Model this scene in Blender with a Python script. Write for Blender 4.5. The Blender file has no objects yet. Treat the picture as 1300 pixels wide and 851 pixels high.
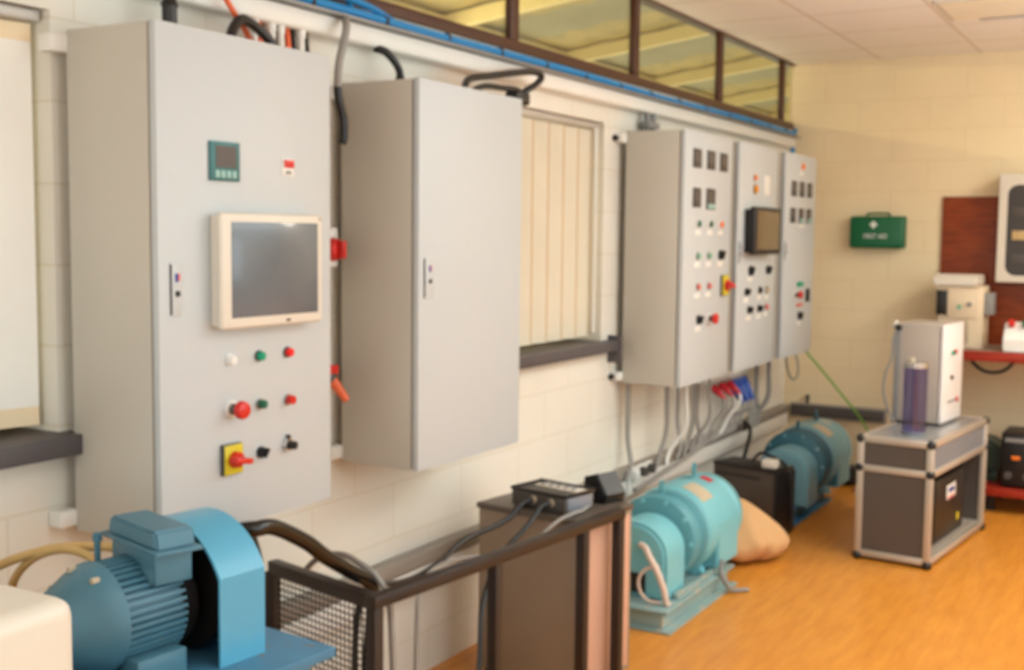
import bpy, bmesh, math, random
from math import sin, cos, pi, radians
from mathutils import Vector, Matrix, Euler

random.seed(7)
S = bpy.context.scene
COL = S.collection

# ------------------------------------------------------------------ materials
def srgb(r, g, b):
    f = lambda c: (c / 255 / 12.92) if c / 255 <= .04045 else ((c / 255 + .055) / 1.055) ** 2.4
    return (f(r), f(g), f(b), 1)

def nodes(name):
    m = bpy.data.materials.new(name); m.use_nodes = True
    nt = m.node_tree; bs = nt.nodes['Principled BSDF']
    return m, nt, bs

def mat(name, col, rough=.5, metal=0, var=.06, scale=6, bump=0, bscale=60, col2=None, thr=None, coat=0, spec=.5):
    """painted surface: base colour with a little procedural mottling, optional chips of a second colour"""
    m, nt, bs = nodes(name); N, L = nt.nodes, nt.links
    bs.inputs['Roughness'].default_value = rough
    bs.inputs['Metallic'].default_value = metal
    bs.inputs['Specular IOR Level'].default_value = spec
    bs.inputs['Coat Weight'].default_value = coat
    tc = N.new('ShaderNodeTexCoord')
    no = N.new('ShaderNodeTexNoise'); no.inputs['Scale'].default_value = scale; no.inputs['Detail'].default_value = 4
    L.new(tc.outputs['Object'], no.inputs['Vector'])
    mx = N.new('ShaderNodeMix'); mx.data_type = 'RGBA'
    a = [max(0, c * (1 - var)) for c in col[:3]] + [1]; b = [min(1, c * (1 + var)) for c in col[:3]] + [1]
    mx.inputs[6].default_value = a; mx.inputs[7].default_value = b
    L.new(no.outputs['Fac'], mx.inputs[0])
    out = mx.outputs[2]
    if col2:
        n2 = N.new('ShaderNodeTexNoise'); n2.inputs['Scale'].default_value = scale * 2.3; n2.inputs['Detail'].default_value = 6
        L.new(tc.outputs['Object'], n2.inputs['Vector'])
        r = N.new('ShaderNodeValToRGB'); t = thr or .62
        r.color_ramp.elements[0].position = t; r.color_ramp.elements[1].position = t + .04
        L.new(n2.outputs['Fac'], r.inputs[0])
        m2 = N.new('ShaderNodeMix'); m2.data_type = 'RGBA'
        L.new(r.outputs[0], m2.inputs[0]); L.new(out, m2.inputs[6]); m2.inputs[7].default_value = col2
        out = m2.outputs[2]
    L.new(out, bs.inputs['Base Color'])
    if bump:
        n3 = N.new('ShaderNodeTexNoise'); n3.inputs['Scale'].default_value = bscale
        L.new(tc.outputs['Object'], n3.inputs['Vector'])
        bp = N.new('ShaderNodeBump'); bp.inputs['Strength'].default_value = bump; bp.inputs['Distance'].default_value = .01
        L.new(n3.outputs['Fac'], bp.inputs['Height']); L.new(bp.outputs[0], bs.inputs['Normal'])
    return m

def block_wall(name, axis, c1, c2, cm, off):
    """painted concrete blocks laid in courses; axis 'Y' = wall along Y, 'X' = wall along X"""
    m, nt, bs = nodes(name); N, L = nt.nodes, nt.links
    tc = N.new('ShaderNodeTexCoord'); sp = N.new('ShaderNodeSeparateXYZ'); cb = N.new('ShaderNodeCombineXYZ')
    L.new(tc.outputs['Object'], sp.inputs[0]); L.new(sp.outputs[axis], cb.inputs[0])
    ad = N.new('ShaderNodeMath'); ad.operation = 'ADD'; ad.inputs[1].default_value = off
    L.new(sp.outputs['Z'], ad.inputs[0]); L.new(ad.outputs[0], cb.inputs[1])
    br = N.new('ShaderNodeTexBrick')
    for k, v in (('Scale', 1), ('Mortar Size', .004), ('Mortar Smooth', .6), ('Bias', 0), ('Brick Width', .44), ('Row Height', .1945)):
        br.inputs[k].default_value = v
    br.inputs['Color1'].default_value = c1; br.inputs['Color2'].default_value = c2; br.inputs['Mortar'].default_value = cm
    L.new(cb.outputs[0], br.inputs['Vector'])
    no = N.new('ShaderNodeTexNoise'); no.inputs['Scale'].default_value = 1.6; no.inputs['Detail'].default_value = 5
    L.new(tc.outputs['Object'], no.inputs['Vector'])
    mx = N.new('ShaderNodeMix'); mx.data_type = 'RGBA'; mx.blend_type = 'MULTIPLY'; mx.inputs[0].default_value = .25
    L.new(br.outputs['Color'], mx.inputs[6]); L.new(no.outputs['Color'], mx.inputs[7])
    hs = N.new('ShaderNodeHueSaturation'); hs.inputs['Saturation'].default_value = 1; hs.inputs['Value'].default_value = 1.1
    # noise colour is used only for its grey value
    rg = N.new('ShaderNodeValToRGB'); rg.color_ramp.elements[0].color = (.72, .7, .66, 1); rg.color_ramp.elements[1].color = (1, 1, 1, 1)
    rg.color_ramp.elements[0].position = .3; rg.color_ramp.elements[1].position = .6
    L.new(no.outputs['Fac'], rg.inputs[0]); L.new(rg.outputs[0], mx.inputs[7])
    L.new(mx.outputs[2], hs.inputs['Color']); L.new(hs.outputs[0], bs.inputs['Base Color'])
    n2 = N.new('ShaderNodeTexNoise'); n2.inputs['Scale'].default_value = 90
    L.new(tc.outputs['Object'], n2.inputs['Vector'])
    m3 = N.new('ShaderNodeMath'); m3.operation = 'MULTIPLY_ADD'; m3.inputs[1].default_value = .15
    L.new(n2.outputs['Fac'], m3.inputs[0])
    inv = N.new('ShaderNodeMath'); inv.operation = 'SUBTRACT'; inv.inputs[0].default_value = 1
    L.new(br.outputs['Fac'], inv.inputs[1]); L.new(inv.outputs[0], m3.inputs[2])
    bp = N.new('ShaderNodeBump'); bp.inputs['Strength'].default_value = .22; bp.inputs['Distance'].default_value = .005
    L.new(m3.outputs[0], bp.inputs['Height']); L.new(bp.outputs[0], bs.inputs['Normal'])
    bs.inputs['Roughness'].default_value = .55; bs.inputs['Specular IOR Level'].default_value = .3
    return m

def floor_mat():
    m, nt, bs = nodes('floor wood'); N, L = nt.nodes, nt.links
    tc = N.new('ShaderNodeTexCoord'); mp = N.new('ShaderNodeMapping'); mp.inputs['Scale'].default_value = (9, 1.3, 1)
    L.new(tc.outputs['Object'], mp.inputs[0])
    no = N.new('ShaderNodeTexNoise'); no.inputs['Scale'].default_value = 3; no.inputs['Detail'].default_value = 7; no.inputs['Roughness'].default_value = .6
    L.new(mp.outputs[0], no.inputs['Vector'])
    r = N.new('ShaderNodeValToRGB')
    r.color_ramp.elements[0].position = .3; r.color_ramp.elements[0].color = srgb(206, 128, 42)
    r.color_ramp.elements[1].position = .72; r.color_ramp.elements[1].color = srgb(228, 152, 60)
    L.new(no.outputs['Fac'], r.inputs[0])
    br = N.new('ShaderNodeTexBrick'); br.inputs['Scale'].default_value = 1; br.inputs['Brick Width'].default_value = .9; br.inputs['Row Height'].default_value = .09
    br.inputs['Mortar Size'].default_value = .0012
    br.inputs['Color1'].default_value = (1, 1, 1, 1); br.inputs['Color2'].default_value = (.95, .94, .92, 1); br.inputs['Mortar'].default_value = (.82, .78, .74, 1)
    rt = N.new('ShaderNodeMapping'); rt.inputs['Rotation'].default_value = (0, 0, pi / 2)
    L.new(tc.outputs['Object'], rt.inputs[0]); L.new(rt.outputs[0], br.inputs['Vector'])
    mx = N.new('ShaderNodeMix'); mx.data_type = 'RGBA'; mx.blend_type = 'MULTIPLY'; mx.inputs[0].default_value = 1
    L.new(r.outputs[0], mx.inputs[6]); L.new(br.outputs['Color'], mx.inputs[7]); L.new(mx.outputs[2], bs.inputs['Base Color'])
    bs.inputs['Roughness'].default_value = .33
    return m

def ceil_mat():
    """lay-in tiles 0.61 m square between thin bars"""
    m, nt, bs = nodes('ceiling tiles'); N, L = nt.nodes, nt.links
    tc = N.new('ShaderNodeTexCoord'); mp = N.new('ShaderNodeMapping'); mp.inputs['Location'].default_value = (-.565 + .61, -5.57 + .61 * 10, 0)
    L.new(tc.outputs['Object'], mp.inputs[0])
    br = N.new('ShaderNodeTexBrick'); br.offset = 0; br.inputs['Scale'].default_value = 1
    br.inputs['Brick Width'].default_value = .61; br.inputs['Row Height'].default_value = .61; br.inputs['Mortar Size'].default_value = .008; br.inputs['Mortar Smooth'].default_value = .3
    br.inputs['Color1'].default_value = srgb(246, 240, 234); br.inputs['Color2'].default_value = srgb(243, 236, 229); br.inputs['Mortar'].default_value = srgb(216, 200, 184)
    L.new(mp.outputs[0], br.inputs['Vector']); L.new(br.outputs['Color'], bs.inputs['Base Color'])
    no = N.new('ShaderNodeTexNoise'); no.inputs['Scale'].default_value = 120
    L.new(tc.outputs['Object'], no.inputs['Vector'])
    bp = N.new('ShaderNodeBump'); bp.inputs['Strength'].default_value = .15; bp.inputs['Distance'].default_value = .004
    L.new(no.outputs['Fac'], bp.inputs['Height']); L.new(bp.outputs[0], bs.inputs['Normal'])
    bs.inputs['Roughness'].default_value = .85
    return m

def wood(name, dark, light, rough=.4):
    m, nt, bs = nodes(name); N, L = nt.nodes, nt.links
    tc = N.new('ShaderNodeTexCoord'); mp = N.new('ShaderNodeMapping'); mp.inputs['Scale'].default_value = (2, 2, 14)
    L.new(tc.outputs['Object'], mp.inputs[0])
    no = N.new('ShaderNodeTexNoise'); no.inputs['Scale'].default_value = 3; no.inputs['Detail'].default_value = 6
    L.new(mp.outputs[0], no.inputs['Vector'])
    r = N.new('ShaderNodeValToRGB'); r.color_ramp.elements[0].position = .3; r.color_ramp.elements[1].position = .7
    r.color_ramp.elements[0].color = dark; r.color_ramp.elements[1].color = light
    L.new(no.outputs['Fac'], r.inputs[0]); L.new(r.outputs[0], bs.inputs['Base Color'])
    bs.inputs['Roughness'].default_value = rough
    return m

def glass(name, tint=(1, 1, 1, 1), refl=.08, rough=.02):
    m, nt, bs = nodes(name); N, L = nt.nodes, nt.links
    nt.nodes.remove(bs)
    t = N.new('ShaderNodeBsdfTransparent'); t.inputs[0].default_value = tint
    g = N.new('ShaderNodeBsdfGlossy'); g.inputs['Roughness'].default_value = rough
    mx = N.new('ShaderNodeMixShader'); mx.inputs[0].default_value = refl
    L.new(t.outputs[0], mx.inputs[1]); L.new(g.outputs[0], mx.inputs[2])
    L.new(mx.outputs[0], N['Material Output'].inputs[0])
    return m

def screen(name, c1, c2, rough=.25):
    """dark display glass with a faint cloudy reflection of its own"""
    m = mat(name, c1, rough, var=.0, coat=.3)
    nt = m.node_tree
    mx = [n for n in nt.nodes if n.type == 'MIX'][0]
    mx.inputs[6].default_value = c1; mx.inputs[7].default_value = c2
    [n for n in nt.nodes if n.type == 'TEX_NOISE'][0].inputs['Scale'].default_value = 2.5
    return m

def emis(name, col, st):
    m, nt, bs = nodes(name)
    bs.inputs['Base Color'].default_value = col; bs.inputs['Emission Color'].default_value = col; bs.inputs['Emission Strength'].default_value = st
    return m

M = {}
M['wall_l'] = block_wall('painted blocks long wall', 'Y', srgb(222, 216, 205), srgb(221, 214, 203), srgb(212, 202, 184), -.153)
M['wall_b'] = block_wall('painted blocks end wall', 'X', srgb(226, 205, 168), srgb(225, 203, 166), srgb(218, 194, 156), -.153)  # long wall's paint made more tan for the warmer light at this end
M['plain_wall'] = mat('plain wall paint', srgb(236, 220, 196), .7)
M['floor'] = floor_mat(); M['ceil'] = ceil_mat()
M['grey'] = mat('light grey enclosure paint', srgb(195, 198, 200), .42, var=.015, scale=3, bump=.03, bscale=400)
M['grey_side'] = mat('grey enclosure side tone', srgb(198, 191, 180), .45, var=.03, scale=3, bump=.03, bscale=400)  # same paint as the doors, light on the sides worked into its colour
M['gasket'] = mat('dark gasket', srgb(112, 100, 90), .8)
M['white'] = mat('white plastic', srgb(236, 232, 226), .4, var=.02)
M['cream'] = mat('cream plastic', srgb(222, 212, 198), .4, var=.02)
M['black'] = mat('black plastic', srgb(24, 23, 24), .4)
M['rubber'] = mat('black rubber', srgb(30, 28, 29), .35)
M['darkgrey'] = mat('dark grey plastic', srgb(78, 72, 68), .5)
M['midgrey'] = mat('mid grey plastic', srgb(135, 132, 130), .5)
M['cablegrey'] = mat('grey cable sheath', srgb(150, 145, 140), .5)
M['red'] = mat('red plastic', srgb(206, 38, 28), .3)
M['redlamp'] = emis('red lamp lens', srgb(225, 25, 25), .08)
M['redpale'] = mat('pale red plastic', srgb(224, 110, 100), .35)
M['green'] = mat('green plastic', srgb(6, 96, 72), .3)
M['greenlamp'] = emis('green lamp lens', srgb(0, 150, 112), .06)
M['greenpale'] = mat('pale green plastic', srgb(120, 175, 140), .35)
M['orange'] = emis('orange lamp lens', srgb(236, 120, 30), .08)
M['amber'] = mat('amber plastic', srgb(230, 150, 30), .35)
M['yellow'] = mat('yellow plate', srgb(208, 188, 34), .45)
M['teal'] = mat('teal bezel', srgb(52, 110, 112), .4)
M['tealpale'] = mat('pale teal key strip', srgb(150, 190, 184), .4)
M['chrome'] = mat('bright metal', srgb(200, 200, 200), .25, 1)
M['steel'] = mat('dull steel', srgb(150, 148, 145), .45, .8)
M['alu'] = mat('aluminium profile', srgb(192, 180, 166), .35, .4, var=.03)
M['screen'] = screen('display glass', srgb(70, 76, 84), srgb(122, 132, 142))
M['screen_brown'] = screen('brown display glass', srgb(108, 92, 66), srgb(126, 108, 78))
M['meter'] = mat('meter face', srgb(84, 76, 74), .35)
M['brown_frame'] = mat('dark brown window paint', srgb(74, 38, 22), .4, var=.15)
M['winglass'] = glass('window glass', (.90, .90, .80, 1), .08)
M['blue_cable'] = mat('blue cable sheath', srgb(2, 128, 192), .45, var=.05)
M['blue'] = mat('blue plug plastic', srgb(28, 72, 160), .35)
M['redplug'] = mat('red plug plastic', srgb(196, 30, 48), .35)
M['orange_cable'] = mat('orange cable sheath', srgb(236, 108, 62), .45)
M['green_cable'] = mat('green yellow cable sheath', srgb(120, 168, 70), .45)
M['beige_cable'] = mat('beige cable sheath', srgb(206, 172, 112), .45)
M['pink_cable'] = mat('pale pink hose', srgb(222, 196, 180), .4)
M['sill'] = mat('dark slate sill', srgb(84, 78, 80), .5, var=.1, scale=12)
M['vane_w'] = mat('pale blind fabric', srgb(250, 246, 240), .9, bump=.1, bscale=300)
M['vane_p'] = mat('peach blind fabric', srgb(216, 206, 186), .9, bump=.1, bscale=300)
M['hem'] = mat('tan vane edge strip', srgb(202, 172, 130), .9)
M['hem_l'] = mat('peach blind hem', srgb(244, 222, 188), .9)
M['rail'] = mat('blind headrail', srgb(196, 190, 184), .4, .3)
M['teal1'] = mat('blue grey motor paint', srgb(72, 118, 138), .45, var=.12, scale=14, col2=srgb(120, 118, 108), thr=.7)
M['hood'] = mat('light blue guard paint', srgb(84, 160, 192), .28, var=.03)
M['gen'] = mat('turquoise machine paint', srgb(120, 186, 196), .38, var=.06, scale=9, col2=srgb(186, 200, 190), thr=.72)
M['gen_d'] = mat('dark turquoise machine paint', srgb(84, 148, 160), .42, var=.1, scale=9)
M['gen3'] = mat('dull blue machine paint', srgb(116, 160, 170), .42, var=.1, scale=9, col2=srgb(170, 168, 154), thr=.66)
M['gen3_d'] = mat('deep teal machine paint', srgb(46, 96, 110), .45, var=.1, scale=9)
M['base_b'] = mat('blue base paint', srgb(66, 120, 152), .5, var=.2, scale=12, col2=srgb(110, 100, 90), thr=.64)
M['base_g'] = mat('worn green base paint', srgb(134, 158, 156), .55, var=.15, scale=7, col2=srgb(168, 162, 146), thr=.6)
M['plate'] = mat('bare cream patch', srgb(194, 178, 152), .5, var=.15, scale=20)
M['box_brown'] = mat('brown grey sheet steel', srgb(146, 128, 110), .45, var=.08)
M['box_top'] = mat('dark brown steel top', srgb(92, 80, 70), .4, var=.1)
M['floor_reflection'] = mat('box side with pink floor reflection', srgb(206, 160, 136), .45)  # pink reflection of the floor put into the colour
M['frame_dk'] = mat('dark brown angle steel', srgb(40, 28, 23), .45, var=.1)
M['blk_cab'] = mat('black brown cabinet', srgb(70, 58, 50), .4, var=.08)
M['blk_edge'] = mat('black cabinet side', srgb(24, 20, 19), .4)
M['sack'] = mat('beige cloth sack', srgb(206, 160, 112), .9, var=.08, scale=8, bump=.25, bscale=70)
M['panel_dk'] = mat('charcoal panel', srgb(84, 74, 68), .4, var=.03)
M['panel_bl'] = mat('blue grey panel', srgb(128, 130, 138), .25, var=.03)
M['top_gl'] = mat('grey glossy top', srgb(150, 148, 146), .12, var=.1, scale=5)
M['tube_p'] = glass('purple acrylic', (.66, .64, .84, 1), .1, .05)
M['fa_green'] = mat('first aid green', srgb(0, 92, 54), .4, var=.03)
M['board'] = wood('red brown board', srgb(112, 40, 14), srgb(150, 66, 26))
M['shelf_red'] = wood('red stained edge', srgb(140, 34, 18), srgb(170, 50, 28))
M['case_beige'] = mat('beige instrument case', srgb(222, 200, 170), .45)
M['ctrl_side'] = mat('enclosure grey side', srgb(178, 164, 152), .45)
M['ctrl_front'] = mat('enclosure white front', srgb(228, 222, 222), .4)
M['fridge_in'] = mat('dark cabinet inside', srgb(60, 56, 54), .6)
M['amberjar'] = mat('tan packets', srgb(190, 160, 110), .5, var=.3, scale=30)
M['greydado'] = mat('grey trunking', srgb(150, 140, 130), .5, var=.06)
M['mesh'] = mat('black wire', srgb(22, 18, 17), .4)
M['hose'] = mat('glossy black hose', srgb(10, 9, 10), .22)
M['dkgreen'] = mat('dark green casing', srgb(48, 66, 56), .4)
M['diff'] = mat('luminaire diffuser', srgb(246, 232, 206), .4)
M['can_y'] = mat('yellow roof sheet', srgb(172, 152, 100), .6, var=.35, scale=3.5, col2=srgb(150, 140, 100), thr=.56)
M['can_b'] = mat('grey blue rooflight sheet', srgb(150, 144, 116), .6, var=.3, scale=2)
M['beam'] = mat('pale roof beam', srgb(224, 206, 156), .6)

# ------------------------------------------------------------------ mesh builder
class B:
    def __init__(s):
        s.bm = bmesh.new(); s.mi = 0
    def m(s, i): s.mi = i; return s
    def _add(s, b2, mtx=None):
        if mtx is not None: bmesh.ops.transform(b2, matrix=mtx, verts=b2.verts)
        me = bpy.data.meshes.new('tmp'); 
        for f in b2.faces: f.material_index = s.mi
        b2.to_mesh(me); b2.free(); s.bm.from_mesh(me); bpy.data.meshes.remove(me)
        return s
    def box(s, x0, x1, y0, y1, z0, z1, bev=0, seg=2, mtx=None):
        b = bmesh.new(); bmesh.ops.create_cube(b, size=1)
        bmesh.ops.transform(b, matrix=Matrix.Translation(((x0 + x1) / 2, (y0 + y1) / 2, (z0 + z1) / 2)) @ Matrix.Diagonal((abs(x1 - x0), abs(y1 - y0), abs(z1 - z0), 1)), verts=b.verts)
        if bev: bmesh.ops.bevel(b, geom=b.edges[:], offset=bev, segments=seg, affect='EDGES', profile=.5)
        return s._add(b, mtx)
    def cyl(s, p0, p1, r0, r1=None, seg=24, bev=0):
        p0, p1 = Vector(p0), Vector(p1); d = p1 - p0
        b = bmesh.new(); bmesh.ops.create_cone(b, cap_ends=True, segments=seg, radius1=r0, radius2=r0 if r1 is None else r1, depth=d.length)
        if bev:
            es = [e for e in b.edges if len(e.link_faces) == 2 and any(len(f.verts) > 4 for f in e.link_faces)]
            bmesh.ops.bevel(b, geom=es, offset=bev, segments=2, affect='EDGES')
        q = Vector((0, 0, 1)).rotation_difference(d.normalized()).to_matrix().to_4x4()
        return s._add(b, Matrix.Translation((p0 + p1) / 2) @ q)
    def lathe(s, prof, org, axis, seg=40):
        """prof: list of (radius, distance along axis)"""
        b = bmesh.new(); rings = []
        for r, t in prof:
            rings.append([b.verts.new((max(r, 1e-4) * cos(2 * pi * k / seg), max(r, 1e-4) * sin(2 * pi * k / seg), t)) for k in range(seg)])
        for a, c in zip(rings, rings[1:]):
            for k in range(seg): b.faces.new((a[k], a[(k + 1) % seg], c[(k + 1) % seg], c[k]))
        b.faces.new(rings[0][::-1]); b.faces.new(rings[-1])
        q = Vector((0, 0, 1)).rotation_difference(Vector(axis).normalized()).to_matrix().to_4x4()
        return s._add(b, Matrix.Translation(Vector(org)) @ q)
    def prism(s, poly, plane, a, c, bev=0):
        """extrude a 2D outline: plane 'XZ' along Y, 'YZ' along X, 'XY' along Z"""
        b = bmesh.new()
        P = {'XZ': lambda u, v, t: (u, t, v), 'YZ': lambda u, v, t: (t, u, v), 'XY': lambda u, v, t: (u, v, t)}[plane]
        A = [b.verts.new(P(u, v, a)) for u, v in poly]; C = [b.verts.new(P(u, v, c)) for u, v in poly]
        n = len(poly); b.faces.new(A); b.faces.new(C[::-1])
        for k in range(n): b.faces.new((A[k], C[k], C[(k + 1) % n], A[(k + 1) % n]))
        bmesh.ops.recalc_face_normals(b, faces=b.faces)
        if bev:
            es = [e for e in b.edges if any(len(f.verts) > 4 for f in e.link_faces)] if n > 4 else b.edges[:]
            bmesh.ops.bevel(b, geom=es, offset=bev, segments=2, affect='EDGES')
        return s._add(b)
    def tube(s, pts, r, seg=10, sub=8, smooth=True, closed=False):
        P = [Vector(p) for p in pts]
        if smooth and len(P) > 2:
            Q = []; n = len(P)
            for i in range(n - 1):
                p0 = P[i - 1] if i else P[0] * 2 - P[1]; p1, p2 = P[i], P[i + 1]; p3 = P[i + 2] if i + 2 < n else P[-1] * 2 - P[-2]
                for k in range(sub):
                    t = k / sub
                    Q.append(.5 * ((2 * p1) + (-p0 + p2) * t + (2 * p0 - 5 * p1 + 4 * p2 - p3) * t * t + (-p0 + 3 * p1 - 3 * p2 + p3) * t ** 3))
            Q.append(P[-1]); P = Q
        b = bmesh.new(); rings = []
        d = (P[1] - P[0]).normalized(); nrm = d.orthogonal().normalized()
        for i, p in enumerate(P):
            nd = (P[min(i + 1, len(P) - 1)] - P[max(i - 1, 0)]).normalized()
            nrm = (d.rotation_difference(nd) @ nrm); nrm = (nrm - nd * nrm.dot(nd)).normalized(); d = nd; bi = d.cross(nrm)
            rings.append([b.verts.new(p + r * (cos(2 * pi * k / seg) * nrm + sin(2 * pi * k / seg) * bi)) for k in range(seg)])
        for a, c in zip(rings, rings[1:]):
            for k in range(seg): b.faces.new((a[k], a[(k + 1) % seg], c[(k + 1) % seg], c[k]))
        b.faces.new(rings[0][::-1]); b.faces.new(rings[-1])
        return s._add(b)
    def ball(s, c, r, sx=1, sy=1, sz=1):
        b = bmesh.new(); bmesh.ops.create_uvsphere(b, u_segments=20, v_segments=12, radius=r)
        return s._add(b, Matrix.Translation(Vector(c)) @ Matrix.Diagonal((sx, sy, sz, 1)))
    def torus(s, c, R, r, axis=(0, 1, 0)):
        q = Vector((0, 0, 1)).rotation_difference(Vector(axis).normalized()).to_matrix()
        pts = [Vector(c) + q @ Vector((R * cos(2 * pi * k / 24), R * sin(2 * pi * k / 24), 0)) for k in range(25)]
        return s.tube(pts, r, smooth=False, seg=8)

MW = {}
def obj(name, b, mats, parent=None, label=None, world=True, ang=35, kind=None):
    me = bpy.data.meshes.new(name); b.bm.to_mesh(me); b.bm.free()
    for mm in (mats if isinstance(mats, (list, tuple)) else [mats]): me.materials.append(M[mm] if isinstance(mm, str) else mm)
    for p in me.polygons: p.use_smooth = True
    me.set_sharp_from_angle(angle=radians(ang))
    o = bpy.data.objects.new(name, me); COL.objects.link(o)
    if parent is not None:
        o.parent = parent; mw = MW[parent.name]
        if world: me.transform(mw.inverted())
        MW[o.name] = mw
    else: MW[o.name] = Matrix.Identity(4)
    if label: o['label'] = label
    if kind: o['kind'] = kind
    return o
def thing(name, label, cat, loc=(0, 0, 0), rz=0, group=None):
    o = bpy.data.objects.new(name, None); COL.objects.link(o); o.empty_display_size = .05
    o.location = loc; o.rotation_euler = (0, 0, rz)
    MW[o.name] = Matrix.Translation(Vector(loc)) @ Matrix.Rotation(rz, 4, 'Z')
    o['label'] = label; o['category'] = cat
    if group: o['group'] = group
    return o
def solo(name, b, mats, label, cat, group=None, kind=None, ang=35):
    """a thing that is one mesh; its origin is moved to its own base"""
    o = obj(name, b, mats, ang=ang)
    vs = [v.co for v in o.data.vertices]
    c = Vector((sum(v.x for v in vs) / len(vs), sum(v.y for v in vs) / len(vs), min(v.z for v in vs)))
    o.data.transform(Matrix.Translation(-c)); o.location = c
    MW[o.name] = Matrix.Translation(c)
    o['label'] = label; o['category'] = cat
    if group: o['group'] = group
    if kind: o['kind'] = kind
    return o
def struct(name, b, mats, parent=None):
    return obj(name, b, mats, parent, kind='structure')
def cable(label, pts, r, m, group=None, name='cable', cat='cable', sub=8, seg=10):
    return solo(name, B().tube(pts, r, sub=sub, seg=seg), m, label, cat, group, ang=60)

# ------------------------------------------------------------------ the room
YB, ZC, XR, Y0 = 7.868, 2.75, 4.9, -2.2
struct('floor', B().box(-.3, XR, Y0, YB + .2, -.1, 0), 'floor')
struct('ceiling', B().box(-.03, XR, Y0, YB + .2, ZC, ZC + .08), 'ceil')
WA0, WA1, WB0, WB1, WZ0, WZ1 = .70, 1.91, 3.75, 4.945, 1.10, 2.115
b = B()
T = -.26
b.box(T, 0, Y0, YB, 0, WZ0); b.box(T, 0, Y0, YB, WZ1, 2.32)
b.box(T, 0, Y0, WA0, WZ0, WZ1); b.box(T, 0, WA1, WB0, WZ0, WZ1); b.box(T, 0, WB1, YB, WZ0, WZ1)
struct('wall_left', b, 'wall_l')
struct('wall_back', B().box(-.03, XR, YB, YB + .2, 0, ZC), 'wall_b')
struct('wall_right', B().box(XR, XR + .1, Y0, YB + .2, 0, ZC), 'plain_wall')
struct('wall_front', B().box(-.3, XR, Y0 - .1, Y0, 0, ZC), 'plain_wall')

# clerestory strip over the long wall
w = struct('window_1', B().box(-.06, .012, Y0, YB, 2.318, 2.362, .004).box(-.06, .012, Y0, YB, ZC - .012, ZC, .003), 'brown_frame')
mull = [-1.787, -.61, .567, 1.744, 2.921, 4.098, 5.275, 6.452, 7.629]
for y in mull:
    struct('window_mullion', B().box(-.020, .010, y - .033, y + .033, 2.362, ZC - .012, .004), 'brown_frame', w)
ed = [Y0] + mull + [YB]
for a, c in zip(ed, ed[1:]):
    struct('window_pane', B().box(-.016, -.012, a + (.033 if a != Y0 else 0), c - (.033 if c in mull else 0), 2.362, ZC - .012), 'winglass', w)
# the two openings behind the blinds
for nm, a, c in (('window_2', WA0, WA1), ('window_3', WB0, WB1)):
    f = B()
    for y in (a, (a + c) / 2 - .02, c - .04): f.box(-.22, -.17, y, y + .04, WZ0, WZ1, .003)
    f.box(-.22, -.17, a, c, WZ0, WZ0 + .04).box(-.22, -.17, a, c, WZ1 - .04, WZ1)
    f = struct(nm, f, 'brown_frame')
    struct('window_pane', B().box(-.198, -.192, a + .03, c - .03, WZ0 + .03, WZ1 - .03), 'winglass', f)
struct('trim_1', B().box(-.17, .07, .55, 1.945, 1.062, 1.112, .004), 'sill')
struct('trim_2', B().box(-.17, .06, 3.70, 5.02, 1.062, 1.112, .004).box(.0, .07, 5.02, 5.036, 1.005, 1.135, .003), 'sill')

# ------------------------------------------------------------------ outside the clerestory: a lean-to roof over the yard
b = B(); b.m(0)
zr = lambda x: 3.55 + .13 * (x + .3)      # falls away from the building
def strip(b, y0, y1, x0=-.3, x1=-7.5, dz=0):
    bb = bmesh.new(); n = 40; t = []
    for k in range(n + 1):
        x = x0 + (x1 - x0) * k / n
        t.append((bb.verts.new((x, y0, zr(x) + dz + .02 * (k % 2))), bb.verts.new((x, y1, zr(x) + dz + .02 * (k % 2)))))
    for p, q in zip(t, t[1:]): bb.faces.new((p[0], q[0], q[1], p[1]))
    b._add(bb)
for k in range(13):
    y = -1 + k * 2.0
    b.m(0); strip(b, y, y + 1.25)
    b.m(1); strip(b, y + 1.25, y + 2.0)
struct('exterior_canopy_roof', b, ['can_y', 'can_b'])
b = B()
for k in range(13):
    y = -.4 + k * 2.0
    b.prism([(-.3, zr(-.3) - .12), (-7.5, zr(-7.5) - .12), (-7.5, zr(-7.5) - .01), (-.3, zr(-.3) - .01)], 'XZ', y, y + .07)
for x in (-2.6, -5.0): b.box(x, x - .07, -2, 26, zr(x) - .15, zr(x) - .02)
struct('exterior_canopy_beam', b, 'beam')
struct('exterior_yard_wall', B().box(-7.6, -7.8, -3, 28, 0, 3.4), 'can_y')
struct('exterior_ground', B().box(-8, -.3, -3, 28, -.12, -.02), 'can_b')

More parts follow.
